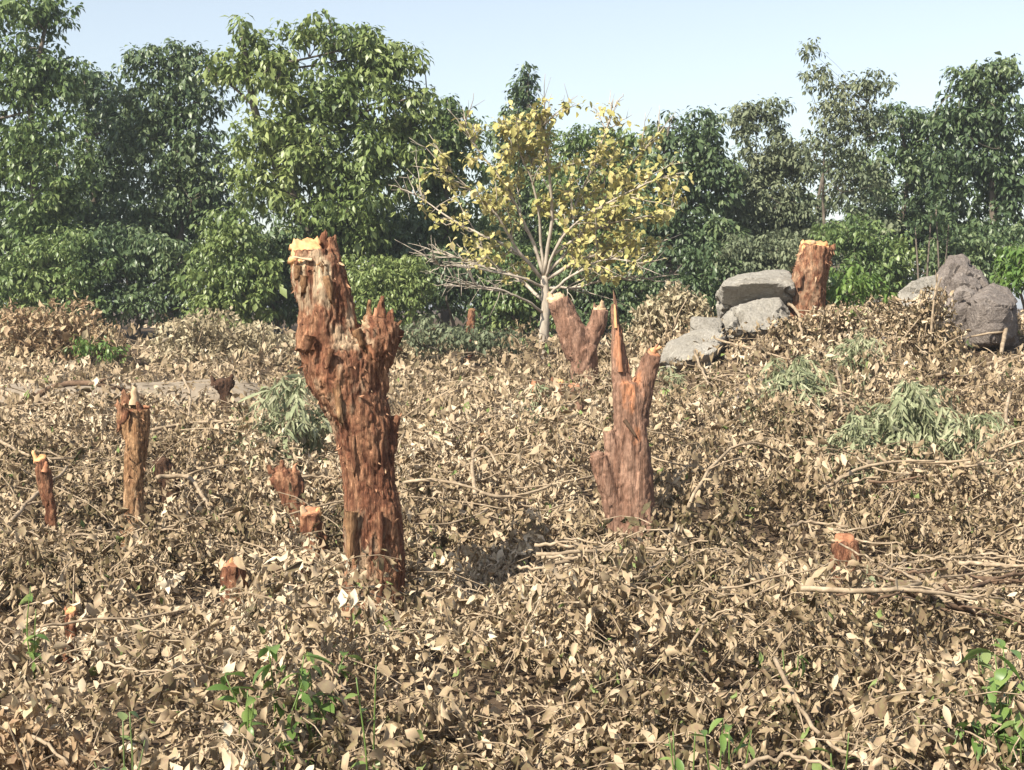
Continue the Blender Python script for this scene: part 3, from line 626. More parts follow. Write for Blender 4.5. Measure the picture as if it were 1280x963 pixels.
low('low dark stump with a round grey knot hole before the forked stump', (682, 516), [[(681, 520, 17), (680, 495, 17), (679, 480, 16)]], 'bark_dark', (679, 478, 14, (-.1, -.3, .9), 'bark_dark'), [(668, 490, 666, 472, 5, 'wood_red', -.1), (690, 486, 690, 472, 4, 'bark_red')], seed=23, vox=.02)
low('thin low stub with pinkish sawn top touching the knot-holed stump', (697, 516), [[(699, 520, 6), (698, 495, 6), (698, 478, 6)]], 'bark_red', (698, 476, 7, (0, -.3, .9), 'wood'), seed=24, vox=.016)
low('small grey-pink stub half hidden in leaves below the forked stump', (721, 516), [[(722, 520, 11), (720, 500, 10), (718, 484, 9)]], 'bark_smooth', (718, 482, 8, (0, -.3, .9), 'wood_red'), seed=25, vox=.018)
low('torn red-brown stub leaning out of the litter left behind the tall stump', (372, 645), [[(374, 650, 16), (362, 615, 15), (350, 590, 14)], [(372, 640, 10), (370, 605, 10), (369, 588, 8)]], 'bark_red', (348, 588, 12, (-.4, -.4, .8), 'bark_red'), [(340, 592, 334, 580, 5, 'bark_red'), (352, 588, 352, 576, 5, 'bark_red'), (368, 592, 370, 578, 4, 'wood_red')], seed=27)
low('short red stub with pale yellow torn top hard against the tall stump', (393, 682), [[(394, 686, 17), (391, 662, 16), (388, 642, 14)]], 'bark_red', (387, 640, 13, (-.2, -.4, .9), 'wood_red'), [(380, 645, 377, 630, 6, 'wood_pale'), (396, 645, 400, 632, 5, 'wood')], seed=29)
low('squat orange-brown stub with pale splintered rim sunk in curled leaves', (293, 734), [[(293, 738, 18), (292, 718, 17), (291, 705, 16)]], 'bark_red', (291, 703, 14, (-.1, -.45, .85), 'wood_red'), [(280, 712, 276, 698, 5, 'wood_pale'), (300, 710, 304, 692, 5, 'wood_pale'), (290, 706, 289, 695, 4, 'wood')], seed=31)
low('tiny bright orange stub poking out of the leaves', (88, 786), [[(88, 790, 9), (88, 775, 8), (89, 764, 7)]], 'bark_red', (89, 762, 7, (0, -.5, .85), 'wood'), [(84, 768, 81, 758, 3, 'wood_red'), (90, 782, 88, 766, 4, 'wood_red', -.06)], seed=33)
low('thin low reddish stump with orange top behind a slanting pale stick', (62, 652), [[(64, 658, 8), (60, 620, 9), (54, 585, 10), (50, 574, 9)]], 'bark_red', (50, 572, 8, (-.2, -.4, .9), 'wood'), [(46, 578, 41, 562, 4, 'wood'), (56, 590, 58, 576, 4, 'wood_red', -.06)], seed=35)
low('dark post-like stub in front of the low green scrub', (588, 442), [[(587, 446, 6), (588, 415, 5.5), (590, 388, 5)]], 'bark_red', (590, 387, 5, (0, -.3, .9), 'bark_tan'), seed=37, vox=.022, amp=.02)
low('dark brown flared broken stub beside the bare dusty strip', (282, 500), [[(284, 504, 7), (281, 488, 9), (275, 478, 10)], [(281, 490, 6), (286, 480, 7), (290, 474, 5)]], 'bark_dark', (274, 476, 9, (-.2, -.3, .9), 'bark_dark'), [(268, 482, 264, 470, 4, 'bark_dark'), (286, 478, 292, 468, 4, 'bark_dark')], seed=39, vox=.016)
low('thin dark stub standing in curled leaves beyond the root loop', (601, 586), [[(600, 590, 6), (603, 565, 6), (604, 545, 5)]], 'bark_dark', (604, 543, 5, (0, -.3, .9), 'bark_tan'), seed=41)
low('low stub just behind the slender tan stump, with that stump shadow put into its dark colour', (212, 606), [[(214, 612, 14), (206, 590, 13), (200, 578, 12)]], 'bark_dark', (199, 576, 11, (-.4, -.3, .8), 'bark_dark'), seed=43)  # dark bark colour here carries the cast shadow of the slender stump

# ------------------------------------------------------------------ rocks
def rock(label, D, pts, mat, voxel, amp, seed, name='boulder', facet=0.):
    """convex hull of points (px, py, dD) -> uneven weathered stone"""
    q = np.array([P(a, b, D+c) for a, b, c in pts]); B = q.mean(0); B[2] = q[:, 2].min()
    bm = bmesh.new()
    for p in q: bm.verts.new(p-B)
    r = bmesh.ops.convex_hull(bm, input=bm.verts[:]); bmesh.ops.delete(bm, geom=[g for g in r['geom_interior'] if isinstance(g, bmesh.types.BMVert)], context='VERTS')
    bmesh.ops.triangulate(bm, faces=bm.faces[:]); me = bpy.data.meshes.new('t'); bm.to_mesh(me); bm.free()
    V = verts(me); F = np.array([list(p.vertices) for p in me.polygons]); bpy.data.meshes.remove(me)
    m2 = remesh(V, F, voxel); V = verts(m2); N = norms(m2)
    f = fbm(V*1.6, seed, 4)-.5; r2 = 1-np.abs(2*fbm(V*np.array([1.3, 1.3, 2.6])+5, seed+3, 3)-1)
    V = V+N*(amp*(1.2*f-2.2*smooth(.93, .995, r2)+1.1*(fbm(V*np.array([5, 5, 8.]), seed+7, 4)-.5)+.7*(fbm(V*19, seed+8, 2)-.5)))[:, None]
    m2.vertices.foreach_set('co', V.astype(np.float32).ravel()); m2.polygons.foreach_set('use_smooth', np.zeros(len(m2.polygons), bool)); m2.update(); m2.name = name
    o = link(name, m2, M[mat], None, B); return tag(o, label, 'rock')
Dm = hit(945, 400)[1]; 
rock('pale grey flat-topped slab boulder beside the stump on the mound', Dm+.9, [(893, 368, 0), (906, 350, -.3), (925, 342, .2), (960, 337, .4), (985, 338, .5), (993, 350, -.2), (903, 357, -.65), (992, 357, -.65), (950, 352, -.75), (900, 395, -.1), (996, 400, -.1), (990, 420, .6), (900, 420, .9), (955, 340, 1.4), (910, 350, 1.2), (990, 350, 1.3)], 'rock_pale', .035, .032, 3)
rock('rounded grey boulder lying below the flat-topped slab', Dm, [(900, 404, 0), (912, 386, 0), (945, 374, .1), (975, 372, .2), (988, 390, .2), (990, 430, 0), (900, 440, .1), (940, 415, -.5), (975, 410, -.4), (915, 410, -.4), (945, 382, .7), (980, 388, .7), (905, 395, .7), (945, 450, 0)], 'rock_pale', .03, .05, 9)
rock('small whitish block of stone wedged against the rounded boulder', Dm-.3, [(862, 420, 0), (864, 396, 0), (880, 398, 0), (902, 398, .1), (904, 412, 0), (868, 428, -.2), (900, 424, -.2), (866, 400, .5), (900, 400, .5), (880, 435, 0)], 'rock_pale', .03, .02, 12, 'stone_block')
rock('low sloping grey rock slab half covered by leaves under the boulders', Dm-.7, [(818, 455, 0), (835, 428, .2), (870, 412, .3), (900, 406, .4), (908, 418, .1), (860, 450, -.5), (895, 440, -.4), (905, 440, .8), (840, 430, 1.0), (830, 470, 0), (890, 470, 0)], 'rock_pale', .03, .04, 15, 'rock_slab')
Dk = hit(935, 492)[1]
rock('dark flat rock slab showing through the leaves on the slope', Dk, [(905, 500, 0), (925, 480, .2), (960, 468, .4), (985, 470, .4), (970, 482, 0), (940, 498, -.2), (915, 505, -.2), (935, 510, .5), (975, 500, .6)], 'rock_dark', .03, .03, 18, 'rock_slab')
Db = hit(1200, 425)[1]
rock('big dark brown-grey boulder with a pointed peak and a crack', Db+.8, [(1176, 345, .1), (1186, 319, .2), (1206, 318, .3), (1216, 332, .3), (1235, 350, .3), (1150, 372, .2), (1240, 366, -.1), (1165, 400, -.5), (1205, 370, -.5), (1230, 420, -.4), (1160, 440, 0), (1240, 440, .3), (1190, 325, .9), (1215, 345, 1.2), (1200, 430, -.5)], 'rock_dark', .04, .05, 21)
rock('broad dark boulder split off to the side of the peaked one', Db+.5, [(1200, 375, 0), (1240, 352, .2), (1262, 362, .2), (1272, 378, 0), (1270, 420, -.1), (1215, 430, -.3), (1245, 430, -.5), (1228, 378, -.5), (1262, 385, -.4), (1200, 440, 0), (1260, 360, 1.1), (1275, 440, .6), (1205, 380, 1.)], 'rock_dark', .035, .045, 26)
rock('pale sloping rock shoulder joining the peaked boulder', Db+.6, [(1120, 368, 0), (1140, 352, .1), (1168, 345, .3), (1180, 352, .3), (1178, 385, -.3), (1130, 385, -.3), (1150, 400, 0), (1150, 352, .9), (1125, 370, .7), (1175, 360, 1.), (1175, 410, .2)], 'rock_pale', .035, .04, 31)
rock('small grey stone among leaves below the pale rock shoulder', hit(1095, 432)[1], [(1084, 432, 0), (1092, 414, .1), (1108, 416, .1), (1118, 430, 0), (1100, 438, -.15), (1100, 420, .35), (1112, 445, .1), (1086, 445, .1)], 'rock_dark', .02, .03, 33, 'stone')

# ------------------------------------------------------------------ trees
def crown(blobs, D, cover, lpx, depth, gap=.30, seed=0, per=14, droop=.9, shapes=None):
    """leaf whorls filling blobs given as (px, py, rx, ry); depth in metres per metre of width"""
    rs = np.random.default_rng(seed); k = mpp(D); Cs = []; lpx = lpx*.86
    for (cx, cy, rx, ry) in blobs:
        n = max(3, int(cover*math.pi*rx*ry/(lpx*lpx*.3)/per)); d = unit(rs.normal(0, 1, (n, 3)))*(rs.uniform(0, 1, (n, 1))**.42)
        c = P(cx, cy, D)+d*np.array([rx*k, max(.5, .8*rx*k)*depth, ry*k]); Cs.append(c)
    C = np.concatenate(Cs); C = C[fbm(C*1.15, seed+3, 2) > gap]
    n = len(C); az = rs.uniform(0, 6.283, (n, per)); el = rs.uniform(R(-55), R(35), (n, per))
    d = np.stack([np.cos(az)*np.cos(el), np.sin(az)*np.cos(el), np.sin(el)], -1)
    L = lpx*k; p = C[:, None]+d*rs.uniform(.1, 1.1, (n, per, 1))*L
    a = d.copy(); a[..., 2] -= rs.uniform(.1, droop, (n, per)); nr = rs.normal(0, .35, d.shape); nr[..., 2] += 1
    clump = np.repeat(fbm(C*.8, seed+8, 2), per); t = np.clip(rs.beta(2, 2, n*per)*.8+(clump-.5)*.9+.1, 0, 1)
    return C, p.reshape(-1, 3), a.reshape(-1, 3), nr.reshape(-1, 3), L*rs.lognormal(0, .25, n*per), t
def limbs(bag, base, top_, C, r, seed, nl=9, sub=70, wob=.12):
    rs = np.random.default_rng(seed); tr = catmull(np.array([base, base+(top_-base)*.35+rs.normal(0, wob, 3)*[1, 1, 0], base+(top_-base)*.7+rs.normal(0, wob, 3)*[1, 1, 0], top_]), 16)
    bag.add(*tube(tr, np.linspace(r, r*.25, 16), 8, .12, seed))
    ends = C[rs.choice(len(C), min(nl, len(C)), replace=False)]; nodes = [tr]
    for e in ends:
        i = np.argmin(np.abs(tr[:, 2]-(e[2]-.35*np.linalg.norm(e[:2]-base[:2])))); i = int(np.clip(i, 3, 14)); m = .5*(tr[i]+e)+rs.normal(0, .12, 3)+np.array([0, 0, -.1])
        c = catmull(np.array([tr[i], m, e]), 9); bag.add(*tube(c, np.linspace(r*.45*(1-i/22), r*.10, 9), 5)); nodes.append(c)
    nodes = np.concatenate(nodes)
    for e in C[rs.choice(len(C), min(sub, len(C)), replace=False)]:
        q = nodes[np.argmin(((nodes-e)**2).sum(1)+.4*np.maximum(0, nodes[:, 2]-e[2]))]; m = .5*(q+e)+rs.normal(0, .06, 3)
        bag.add(*tube(catmull(np.array([q, m, e]), 4), np.linspace(r*.10, r*.04, 4), 3, closed=False))
def tree(name, label, D, bpx, blobs, mat, r=.12, cover=6.5, lpx=9.5, depth=1., gap=.33, seed=0, cat='tree', group=None, bark='trunk', per=14, droop=.9, nl=9, sub=60, shapes=None, topb=None, skirt=True):
    x = P(bpx, 400, D)[0]; B = np.array([x, D, float(ground(x, D))-.05]); T = empty(name, B); tag(T, label, cat, group)
    if cat == 'tree' and D < 38.5 and skirt: blobs = list(blobs)+[(bpx-38, 300+seed % 5*6, 50, 36), (bpx+38, 312-seed % 3*9, 50, 38)]
    C, p, a, nr, s, t = crown(blobs, D, cover, lpx, depth, gap, seed, per, droop)
    tb = P(*(topb or min(blobs, key=lambda b: b[1])[:2]), D)
    b = Bag(); limbs(b, B, tb, C, r, seed+1, nl, sub); b.V = [v-B for v in b.V]
    link('trunk', b.mesh('trunk', True), M[bark], T)
    link('crown', strew('crown', shapes or GRN, p-B, a, nr, s, t), M[mat], T)
    return T
GR = 'trees of the wood behind the clearing'
tree('broadleaf_tree', 'tall layered green tree standing outermost at the orange brush heap end of the wood', 33, 20, [(15, 25, 70, 45), (60, 15, 35, 22), (8, 100, 70, 45), (60, 95, 45, 35), (35, 170, 80, 50), (20, 245, 80, 55), (70, 220, 55, 45), (50, 315, 80, 50)], 'leaf_mid', .15, seed=101)
tree('broadleaf_tree', 'darker tree filling the dip behind the layered tree', 37, 125, [(105, 95, 38, 28), (125, 130, 45, 35), (150, 175, 60, 50), (120, 240, 60, 55), (150, 300, 60, 50)], 'leaf_dark', .13, 6, 8.5, seed=103)
tree('broadleaf_tree', 'loose dark-leaved tree with sky showing through its flat top', 35, 215, [(185, 80, 38, 26), (225, 68, 32, 20), (240, 110, 60, 42), (180, 150, 60, 50), (225, 190, 65, 55), (200, 265, 70, 60), (250, 250, 50, 50)], 'leaf_dark', .13, 5.5, 9, gap=.37, seed=105)
tree('broadleaf_tree', 'largest tree of the wood, tall with drooping yellow-green leaves', 31.5, 400, [(302, 38, 14, 24), (290, 90, 35, 35), (345, 60, 40, 35), (415, 45, 58, 30), (470, 70, 45, 30), (515, 75, 25, 20), (380, 105, 75, 45), (455, 115, 70, 50), (335, 150, 60, 50), (510, 135, 45, 45), (410, 175, 80, 55), (480, 195, 70, 55), (350, 215, 70, 50), (430, 250, 80, 50)], 'leaf_light', .18, 6.2, 11.5, gap=.36, seed=107, nl=14, sub=110)
tree('broadleaf_tree', 'mid green tree sloping down beside the largest tree', 34, 555, [(560, 140, 30, 20), (575, 165, 35, 28), (535, 200, 50, 45), (570, 230, 50, 50), (530, 285, 60, 55), (590, 300, 40, 50)], 'leaf_mid', .12, 6, 9, seed=109)
tree('pointed_tree', 'dark narrow tree with a pointed crown behind the yellow-leaved tree', 38, 655, [(660, 92, 11, 16), (652, 115, 20, 16), (657, 140, 34, 20), (650, 175, 45, 30), (660, 225, 55, 45), (655, 290, 60, 50)], 'leaf_dark', .12, 6.5, 8.5, gap=.2, seed=111)
tree('broadleaf_tree', 'broad tree whose lower crown is hidden by the yellow-leaved tree', 36, 745, [(735, 180, 50, 26), (780, 195, 45, 35), (720, 240, 60, 50), (775, 265, 55, 50), (730, 315, 60, 50)], 'leaf_mid', .12, 6, 8.5, seed=113)
tree('broadleaf_tree', 'bushy dark green tree just past the yellow-leaved tree', 34, 850, [(835, 160, 35, 25), (880, 160, 38, 28), (850, 205, 55, 45), (895, 225, 35, 40), (840, 275, 55, 50), (890, 300, 40, 40)], 'leaf_dark', .12, 6.2, 9.5, gap=.3, seed=115)
tree('broadleaf_tree', 'grey-green fine-leaved tree rising behind the pale boulders', 35, 955, [(930, 150, 28, 24), (965, 145, 35, 26), (945, 195, 45, 40), (985, 200, 40, 45), (950, 255, 50, 45), (990, 275, 45, 45), (930, 310, 45, 40)], 'leaf_grey', .08, 6.2, 7.5, gap=.3, seed=117, topb=(955, 215))
tree('silvery_tree', 'thin silvery tree with sparse feathery tips topping the wood', 33, 1045, [(1014, 62, 12, 16), (1022, 95, 20, 20), (1060, 110, 28, 18), (1092, 105, 26, 20), (1045, 135, 40, 24), (1085, 150, 35, 28), (1040, 185, 45, 35), (1070, 230, 45, 40)], 'leaf_grey', .06, 3.2, 7.5, gap=.36, seed=119, per=10, sub=160, topb=(1032, 165))
tree('broadleaf_tree', 'dense dark tree between silvery tree and tall end tree', 36, 1130, [(1125, 150, 40, 24), (1165, 160, 35, 24), (1110, 205, 50, 40), (1160, 215, 50, 45), (1120, 270, 60, 40), (1175, 280, 45, 35)], 'leaf_dark', .11, 6, 8.5, seed=121)
tree('broadleaf_tree', 'tall dark tree at the dark boulder end of the wood', 34, 1235, [(1215, 100, 38, 22), (1258, 95, 38, 26), (1195, 150, 40, 32), (1245, 150, 55, 40), (1215, 210, 60, 50), (1265, 225, 50, 50), (1225, 285, 60, 40)], 'leaf_dark', .13, 6.5, 9.5, seed=123)
# trees just beyond the frame and a second row behind
tree('broadleaf_tree', 'green tree past the layered tree, mostly out of the clearing view', 33, -120, [(-110, 60, 70, 60), (-130, 160, 80, 60), (-110, 260, 80, 60)], 'leaf_mid', .14, 3.2, 11, seed=131)
tree('broadleaf_tree', 'green tree past the tall dark end tree, mostly out of the clearing view', 34, 1390, [(1370, 110, 70, 60), (1380, 210, 80, 60), (1370, 290, 80, 50)], 'leaf_dark', .14, 3.2, 11, seed=133)
for k, (bx, ty, lab) in enumerate(((70, 170, 'orange brush heap'), (270, 170, 'bright green shrub'), (470, 200, 'largest tree'), (620, 225, 'pointed tree'), (800, 230, 'yellow-leaved tree'), (910, 190, 'grey-green tree'), (1030, 190, 'silvery tree'), (1180, 170, 'tall end tree'))):
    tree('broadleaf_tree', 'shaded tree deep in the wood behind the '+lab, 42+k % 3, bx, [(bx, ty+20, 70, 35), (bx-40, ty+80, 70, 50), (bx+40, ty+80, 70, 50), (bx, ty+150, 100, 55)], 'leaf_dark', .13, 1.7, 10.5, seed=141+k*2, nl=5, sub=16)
# understory shrubs at the wood's edge
for k, (bx, D, blobs, mat, lpx, lab) in enumerate((
 (65, 31, [(30, 340, 60, 40), (90, 330, 60, 45), (60, 380, 80, 30)], 'leaf_mid', 8.5, 'mid green shrub behind the orange brush heap'),
 (175, 31.5, [(150, 320, 55, 45), (205, 330, 50, 45), (180, 375, 70, 30)], 'leaf_dark', 8.5, 'dark green shrub in the gap between two brush heaps'),
 (285, 30, [(285, 300, 42, 45), (270, 345, 55, 40), (310, 350, 45, 40), (285, 385, 60, 25)], 'leaf_light', 9, 'bright green shrub behind the pale brush heap'),
 (350, 31, [(350, 310, 40, 45), (360, 365, 45, 40)], 'leaf_dark', 8.5, 'dark shrub directly behind the tall red stump'),
 (470, 30, [(455, 345, 55, 30), (505, 350, 40, 35), (470, 385, 70, 28)], 'leaf_light', 7, 'low fine-leaved bright shrub at the foot of the largest tree'),
 (440, 32.5, [(420, 300, 55, 40), (490, 295, 55, 40)], 'leaf_dark', 8.5, 'dark shrub above the fine-leaved bright shrub'),
 (575, 31, [(560, 350, 45, 45), (600, 370, 45, 40)], 'leaf_dark', 8, 'dark shrub behind the post-like stub'),
 (640, 31, [(645, 345, 50, 45), (650, 395, 60, 30)], 'leaf_mid', 8, 'mid green shrub behind the pale trunk of the yellow-leaved tree'),
 (750, 31, [(740, 350, 50, 45), (790, 360, 40, 40), (760, 395, 60, 30)], 'leaf_dark', 8, 'dark shrub behind the forked stump'),
 (850, 31, [(830, 335, 45, 40), (880, 340, 45, 40), (850, 380, 60, 30)], 'leaf_dark', 8.5, 'dark shrub behind the leafy brush by the pale boulders'),
 (955, 31, [(930, 325, 45, 35), (975, 320, 40, 35), (950, 360, 60, 30)], 'leaf_grey', 7.5, 'greyish shrub behind the flat-topped boulder'),
 (1090, 31.5, [(1060, 300, 50, 35), (1110, 320, 45, 30), (1080, 350, 60, 30)], 'leaf_mid', 8.5, 'green shrub behind the stump on the mound'),
 (1215, 31.5, [(1195, 315, 40, 30), (1245, 305, 45, 35), (1220, 345, 60, 30)], 'leaf_dark', 8.5, 'dark shrub behind the peaked boulder'))):
    tree('shrub', lab, D, bx, blobs, mat, .05, 6.0, lpx, seed=171+k*3, cat='shrub', nl=5, sub=40)
for k, (bx, lab) in enumerate(((20, 'mid green shrub by the orange heap'), (160, 'dark green shrub in the heap gap'), (320, 'bright green shrub'), (520, 'fine-leaved bright shrub'), (680, 'pale trunk of the yellow-leaved tree'), (830, 'leafy brush by the pale boulders'), (1000, 'stump on the mound'), (1150, 'slim pale saplings'))):
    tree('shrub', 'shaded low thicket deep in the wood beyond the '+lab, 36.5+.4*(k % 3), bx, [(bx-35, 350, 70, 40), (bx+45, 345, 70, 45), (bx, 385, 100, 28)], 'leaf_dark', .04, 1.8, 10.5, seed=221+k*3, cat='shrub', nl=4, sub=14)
# slim pale trunks in the shade behind the peaked boulder
for k, (x, yt) in enumerate(((1147, 285), (1160, 270), (1172, 262), (1181, 280))):
    D = 30.3+.2*k; B = np.array([P(x, 400, D)[0], D, 0]); B[2] = float(ground(B[0], D)); t_ = P(x+[-3, 4, -2, 5][k], yt, D)
    b = Bag(); C = catmull(np.array([B, .5*(B+t_)+[.05*(-1)**k, 0, 0], t_]), 10); b.add(*tube(C-B, np.linspace(.032, .014, 10), 6, .1, k))
    T = empty('sapling', B); tag(T, 'slim pale bare-stemmed sapling in the shade behind the peaked boulder', 'sapling', 'slim pale saplings behind the peaked boulder')
    link('trunk', b.mesh('trunk', True), M['trunk'], T)
    p = t_+rng.normal(0, .12, (60, 3)); a = rng.normal(0, .6, (60, 3)); a[:, 2] -= .4; nr = rng.normal(0, .4, (60, 3)); nr[:, 2] += 1
    link('crown', strew('crown', GRN, p-B, a, nr, np.full(60, .15), rng.uniform(0, .7, 60)), M['leaf_dark'], T)

# the yellow-leaved tree
D = 26.; B = P(680, 442, D); B[2] = float(ground(B[0], D))-.05; YT = empty('yellow_tree', B)
tag(YT, 'spreading small tree with sparse yellow leaves and pale bare branches', 'tree')
rs = np.random.default_rng(77); b = Bag(); k = mpp(D)
tr = catmull(np.array([B, P(680, 410, D), P(682, 380, D), P(680, 345, D)]), 12); b.add(*tube(tr, np.linspace(.09, .07, 12), 9, .1, 1))
LB = [[(681, 378), (645, 345), (595, 325), (535, 308)], [(680, 352), (650, 318), (600, 292), (550, 262), (512, 236)], [(680, 345), (662, 290), (640, 240), (605, 190), (580, 152)], [(680, 345), (690, 270), (688, 200), (682, 150), (690, 122)],
 [(681, 345), (720, 300), (762, 240), (800, 190), (828, 165)], [(682, 350), (730, 322), (790, 312), (848, 292)], [(680, 392), (655, 376), (610, 362), (558, 362)], [(683, 372), (715, 345), (755, 328), (800, 330)], [(684, 335), (722, 250), (752, 180), (772, 125)],
 [(678, 350), (640, 300), (620, 262), (570, 215), (550, 190)], [(681, 350), (700, 305), (740, 270), (810, 235), (850, 225)], [(680, 340), (670, 250), (650, 190), (640, 150)], [(682, 360), (650, 350), (560, 335), (530, 330)], [(690, 320), (735, 290), (800, 275), (850, 262)], [(681, 360), (720, 362), (770, 350), (822, 352)]]
tips = []
for li, L_ in enumerate(LB):
    dz = rs.uniform(-1.6, 1.6); n = len(L_); q = np.array([P(x, y, D+dz*(j/(n-1))) for j, (x, y) in enumerate(L_)])
    C = catmull(q, 18); C[2:] += np.cumsum(rs.normal(0, .012, (16, 3)), 0); r0 = .038 if li < 6 else .028
    b.add(*tube(C, np.linspace(r0, .007, 18), 6, .1, li))
    for s in range(14):
        i = rs.integers(4, 17); d = unit(unit(C[i]-C[i-1])+rs.normal(0, .55, 3)); Ls = rs.uniform(.35, 1.1)*(1-.3*i/18); d[2] += .15
        c = C[i]+d*np.linspace(0, 1, 6)[:, None]*Ls; c[1:] += np.cumsum(rs.normal(0, .02, (5, 3)), 0)
        b.add(*tube(c, np.linspace(.013, .004, 6), 4)); tips.append(c[2:])
        for s2 in range(2):
            j = rs.integers(1, 5); d2 = unit(d+rs.normal(0, .6, 3)); c2 = c[j]+d2*np.linspace(0, 1, 4)[:, None]*Ls*.45
            b.add(*tube(c2, np.linspace(.007, .003, 4), 3)); tips.append(c2[1:])
    tips.append(C[9:])
b.V = [v-B for v in b.V]; link('trunk', b.mesh('trunk', True), M['pale_trunk'], YT)
tips = np.concatenate(tips)
ctr = P(698, 240, D); e = ((tips[:, 0]-ctr[0])/2.4)**2+((tips[:, 2]-ctr[2])/1.55)**2
ok = tips[(e < rs.uniform(.6, 1.25, len(e)))]; n = 3800
p = ok[rs.integers(0, len(ok), n)]+rs.normal(0, .05, (n, 3)); a = rs.normal(0, .8, (n, 3)); a[:, 2] -= .25; nr = rs.normal(0, .35, (n, 3)); nr[:, 2] += 1
nr[:, 1] -= .45; sz = .112*rs.lognormal(0, .28, n); t = np.clip(rs.beta(2, 1.8, n), 0, 1)
link('foliage', strew('foliage', BROAD, p[300:]-B, a[300:], nr[300:], sz[300:], t[300:]), M['leaf_yellow'], YT)['kind'] = 'stuff'
YL = []
for q in range(8):
    v, f = BROAD[q]; me = mesh('leaf', v, f, np.full(len(v), .3+.09*q), True); me.materials.append(M['leaf_yellow']); YL.append(me)
for q in range(300):
    o = link('leaf', YL[q % 8], None, YT, p[q]-B); s = sz[q]*1.1; o.scale = (s, s, s)
    Yx = unit(a[q]); Xx = unit(np.cross(Yx, nr[q])); Zx = np.cross(Xx, Yx); o.rotation_euler = Matrix(np.stack([Xx, Yx, Zx], 1).tolist()).to_euler()

# ------------------------------------------------------------------ brush heaps
def heap(label, blobs, D, mat, lpx, n, seed, depth=.8, sticks=9, stuffc=.35, shapes=None):
    """a heap of cut branches with the dead leaves still on: blobs in (px, py, rx, ry)"""
    rs = np.random.default_rng(seed); k = mpp(D); B = P(blobs[0][0], blobs[0][1], D); B[2] = float(ground(B[0], B[1])); T = empty('brush_heap', B); tag(T, label, 'brush heap')
    ps = []
    for (cx, cy, rx, ry) in blobs:
        m = int(n*rx*ry/sum(q[2]*q[3] for q in blobs)); d = unit(rs.normal(0, 1, (m, 3)))*(rs.uniform(0, 1, (m, 1))**.4); ps.append(P(cx, cy, D)+d*[rx*k, rx*k*depth, ry*k])
    p = np.concatenate(ps); p = p[fbm(p*1.7, seed, 2) > .33]; p[:, 2] = np.maximum(p[:, 2], ground(p[:, 0], p[:, 1])+.05); m = len(p)
    a = rs.normal(0, .55, (m, 3)); a[:, 2] -= rs.uniform(.1, 1.3, m); nr = rs.normal(0, .8, (m, 3)); nr[:, 2] += .6; nr[:, 1] -= .3
    o = link('dead_leaves', strew('dead_leaves', shapes or DRYF, p-B, a, nr, lpx*k*rs.lognormal(0, .28, m), np.clip(rs.beta(2, 2, m)+(fbm(p*1.2, seed+2, 2)-.5)*.6, 0, 1)), M[mat], T); o['kind'] = 'stuff'
    for s in range(sticks):
        cx, cy, rx, ry = blobs[s % len(blobs)]; c0 = P(cx+rs.uniform(-.4, .4)*rx, cy+ry*.5, D+rs.uniform(-.3, .3)); az = rs.uniform(0, 6.28); L = rx*k*rs.uniform(.7, 1.3)
        c1 = c0+np.array([math.cos(az)*L, math.sin(az)*L*.6-.2, abs(rs.normal(.6, .3))*ry*k*1.5]); c0[2] = float(ground(c0[0], c0[1]))-.02
        C = catmull(np.array([c0, .5*(c0+c1)+rs.normal(0, .06, 3), c1]), 10)
        link('branch', branch_mesh(C-B, .022*min(1, D/14), .007*min(1, D/14), 3, 5, seed+s), M['stick'], T)
    return T
heap('heap of orange-brown wilted leaves on cut branches in front of the wood', [(25, 410, 45, 35), (85, 405, 45, 35), (130, 425, 30, 25), (55, 440, 60, 25)], 24.5, 'orange_dry', 10, 2600, 301, shapes=DRY)
heap('pale beige heap of dry brush next to the orange-brown one', [(225, 425, 40, 30), (265, 412, 45, 30), (315, 425, 40, 28), (350, 440, 40, 25), (260, 445, 80, 18)], 25, 'pale_dry', 8, 3600, 303)
heap('dull brown dry brush heap behind the tall red stump', [(500, 435, 40, 25), (545, 440, 45, 22), (600, 450, 50, 20)], 25.5, 'pale_dry', 8, 2200, 305)
heap('leafy pale brush heap lying against the pale boulders', [(845, 372, 22, 20), (820, 395, 30, 22), (865, 390, 25, 25), (800, 420, 35, 22)], 20.5, 'pale_dry', 8.5, 2500, 307, shapes=DRY)
heap('mass of dry tan leaves spilling before the dark boulder', [(1130, 395, 35, 22), (1165, 385, 30, 30), (1110, 420, 50, 25), (1170, 425, 45, 28), (1150, 455, 60, 20)], hit(1150, 440)[1], 'dry', 8, 3000, 309, shapes=DRY)
heap('dry leaf heap round the foot of the stump on the mound', [(1035, 395, 30, 15), (990, 410, 35, 15), (1070, 400, 35, 20), (1060, 425, 60, 18)], hit(1030, 412)[1], 'dry', 8, 2200, 311, shapes=DRY)
heap('red-brown tangle of fine dry brush at the bottom of the slope', [(20, 920, 60, 45), (70, 945, 60, 30)], 4.9, 'orange_dry', 22, 420, 313, depth=.6, sticks=14, shapes=DRY)

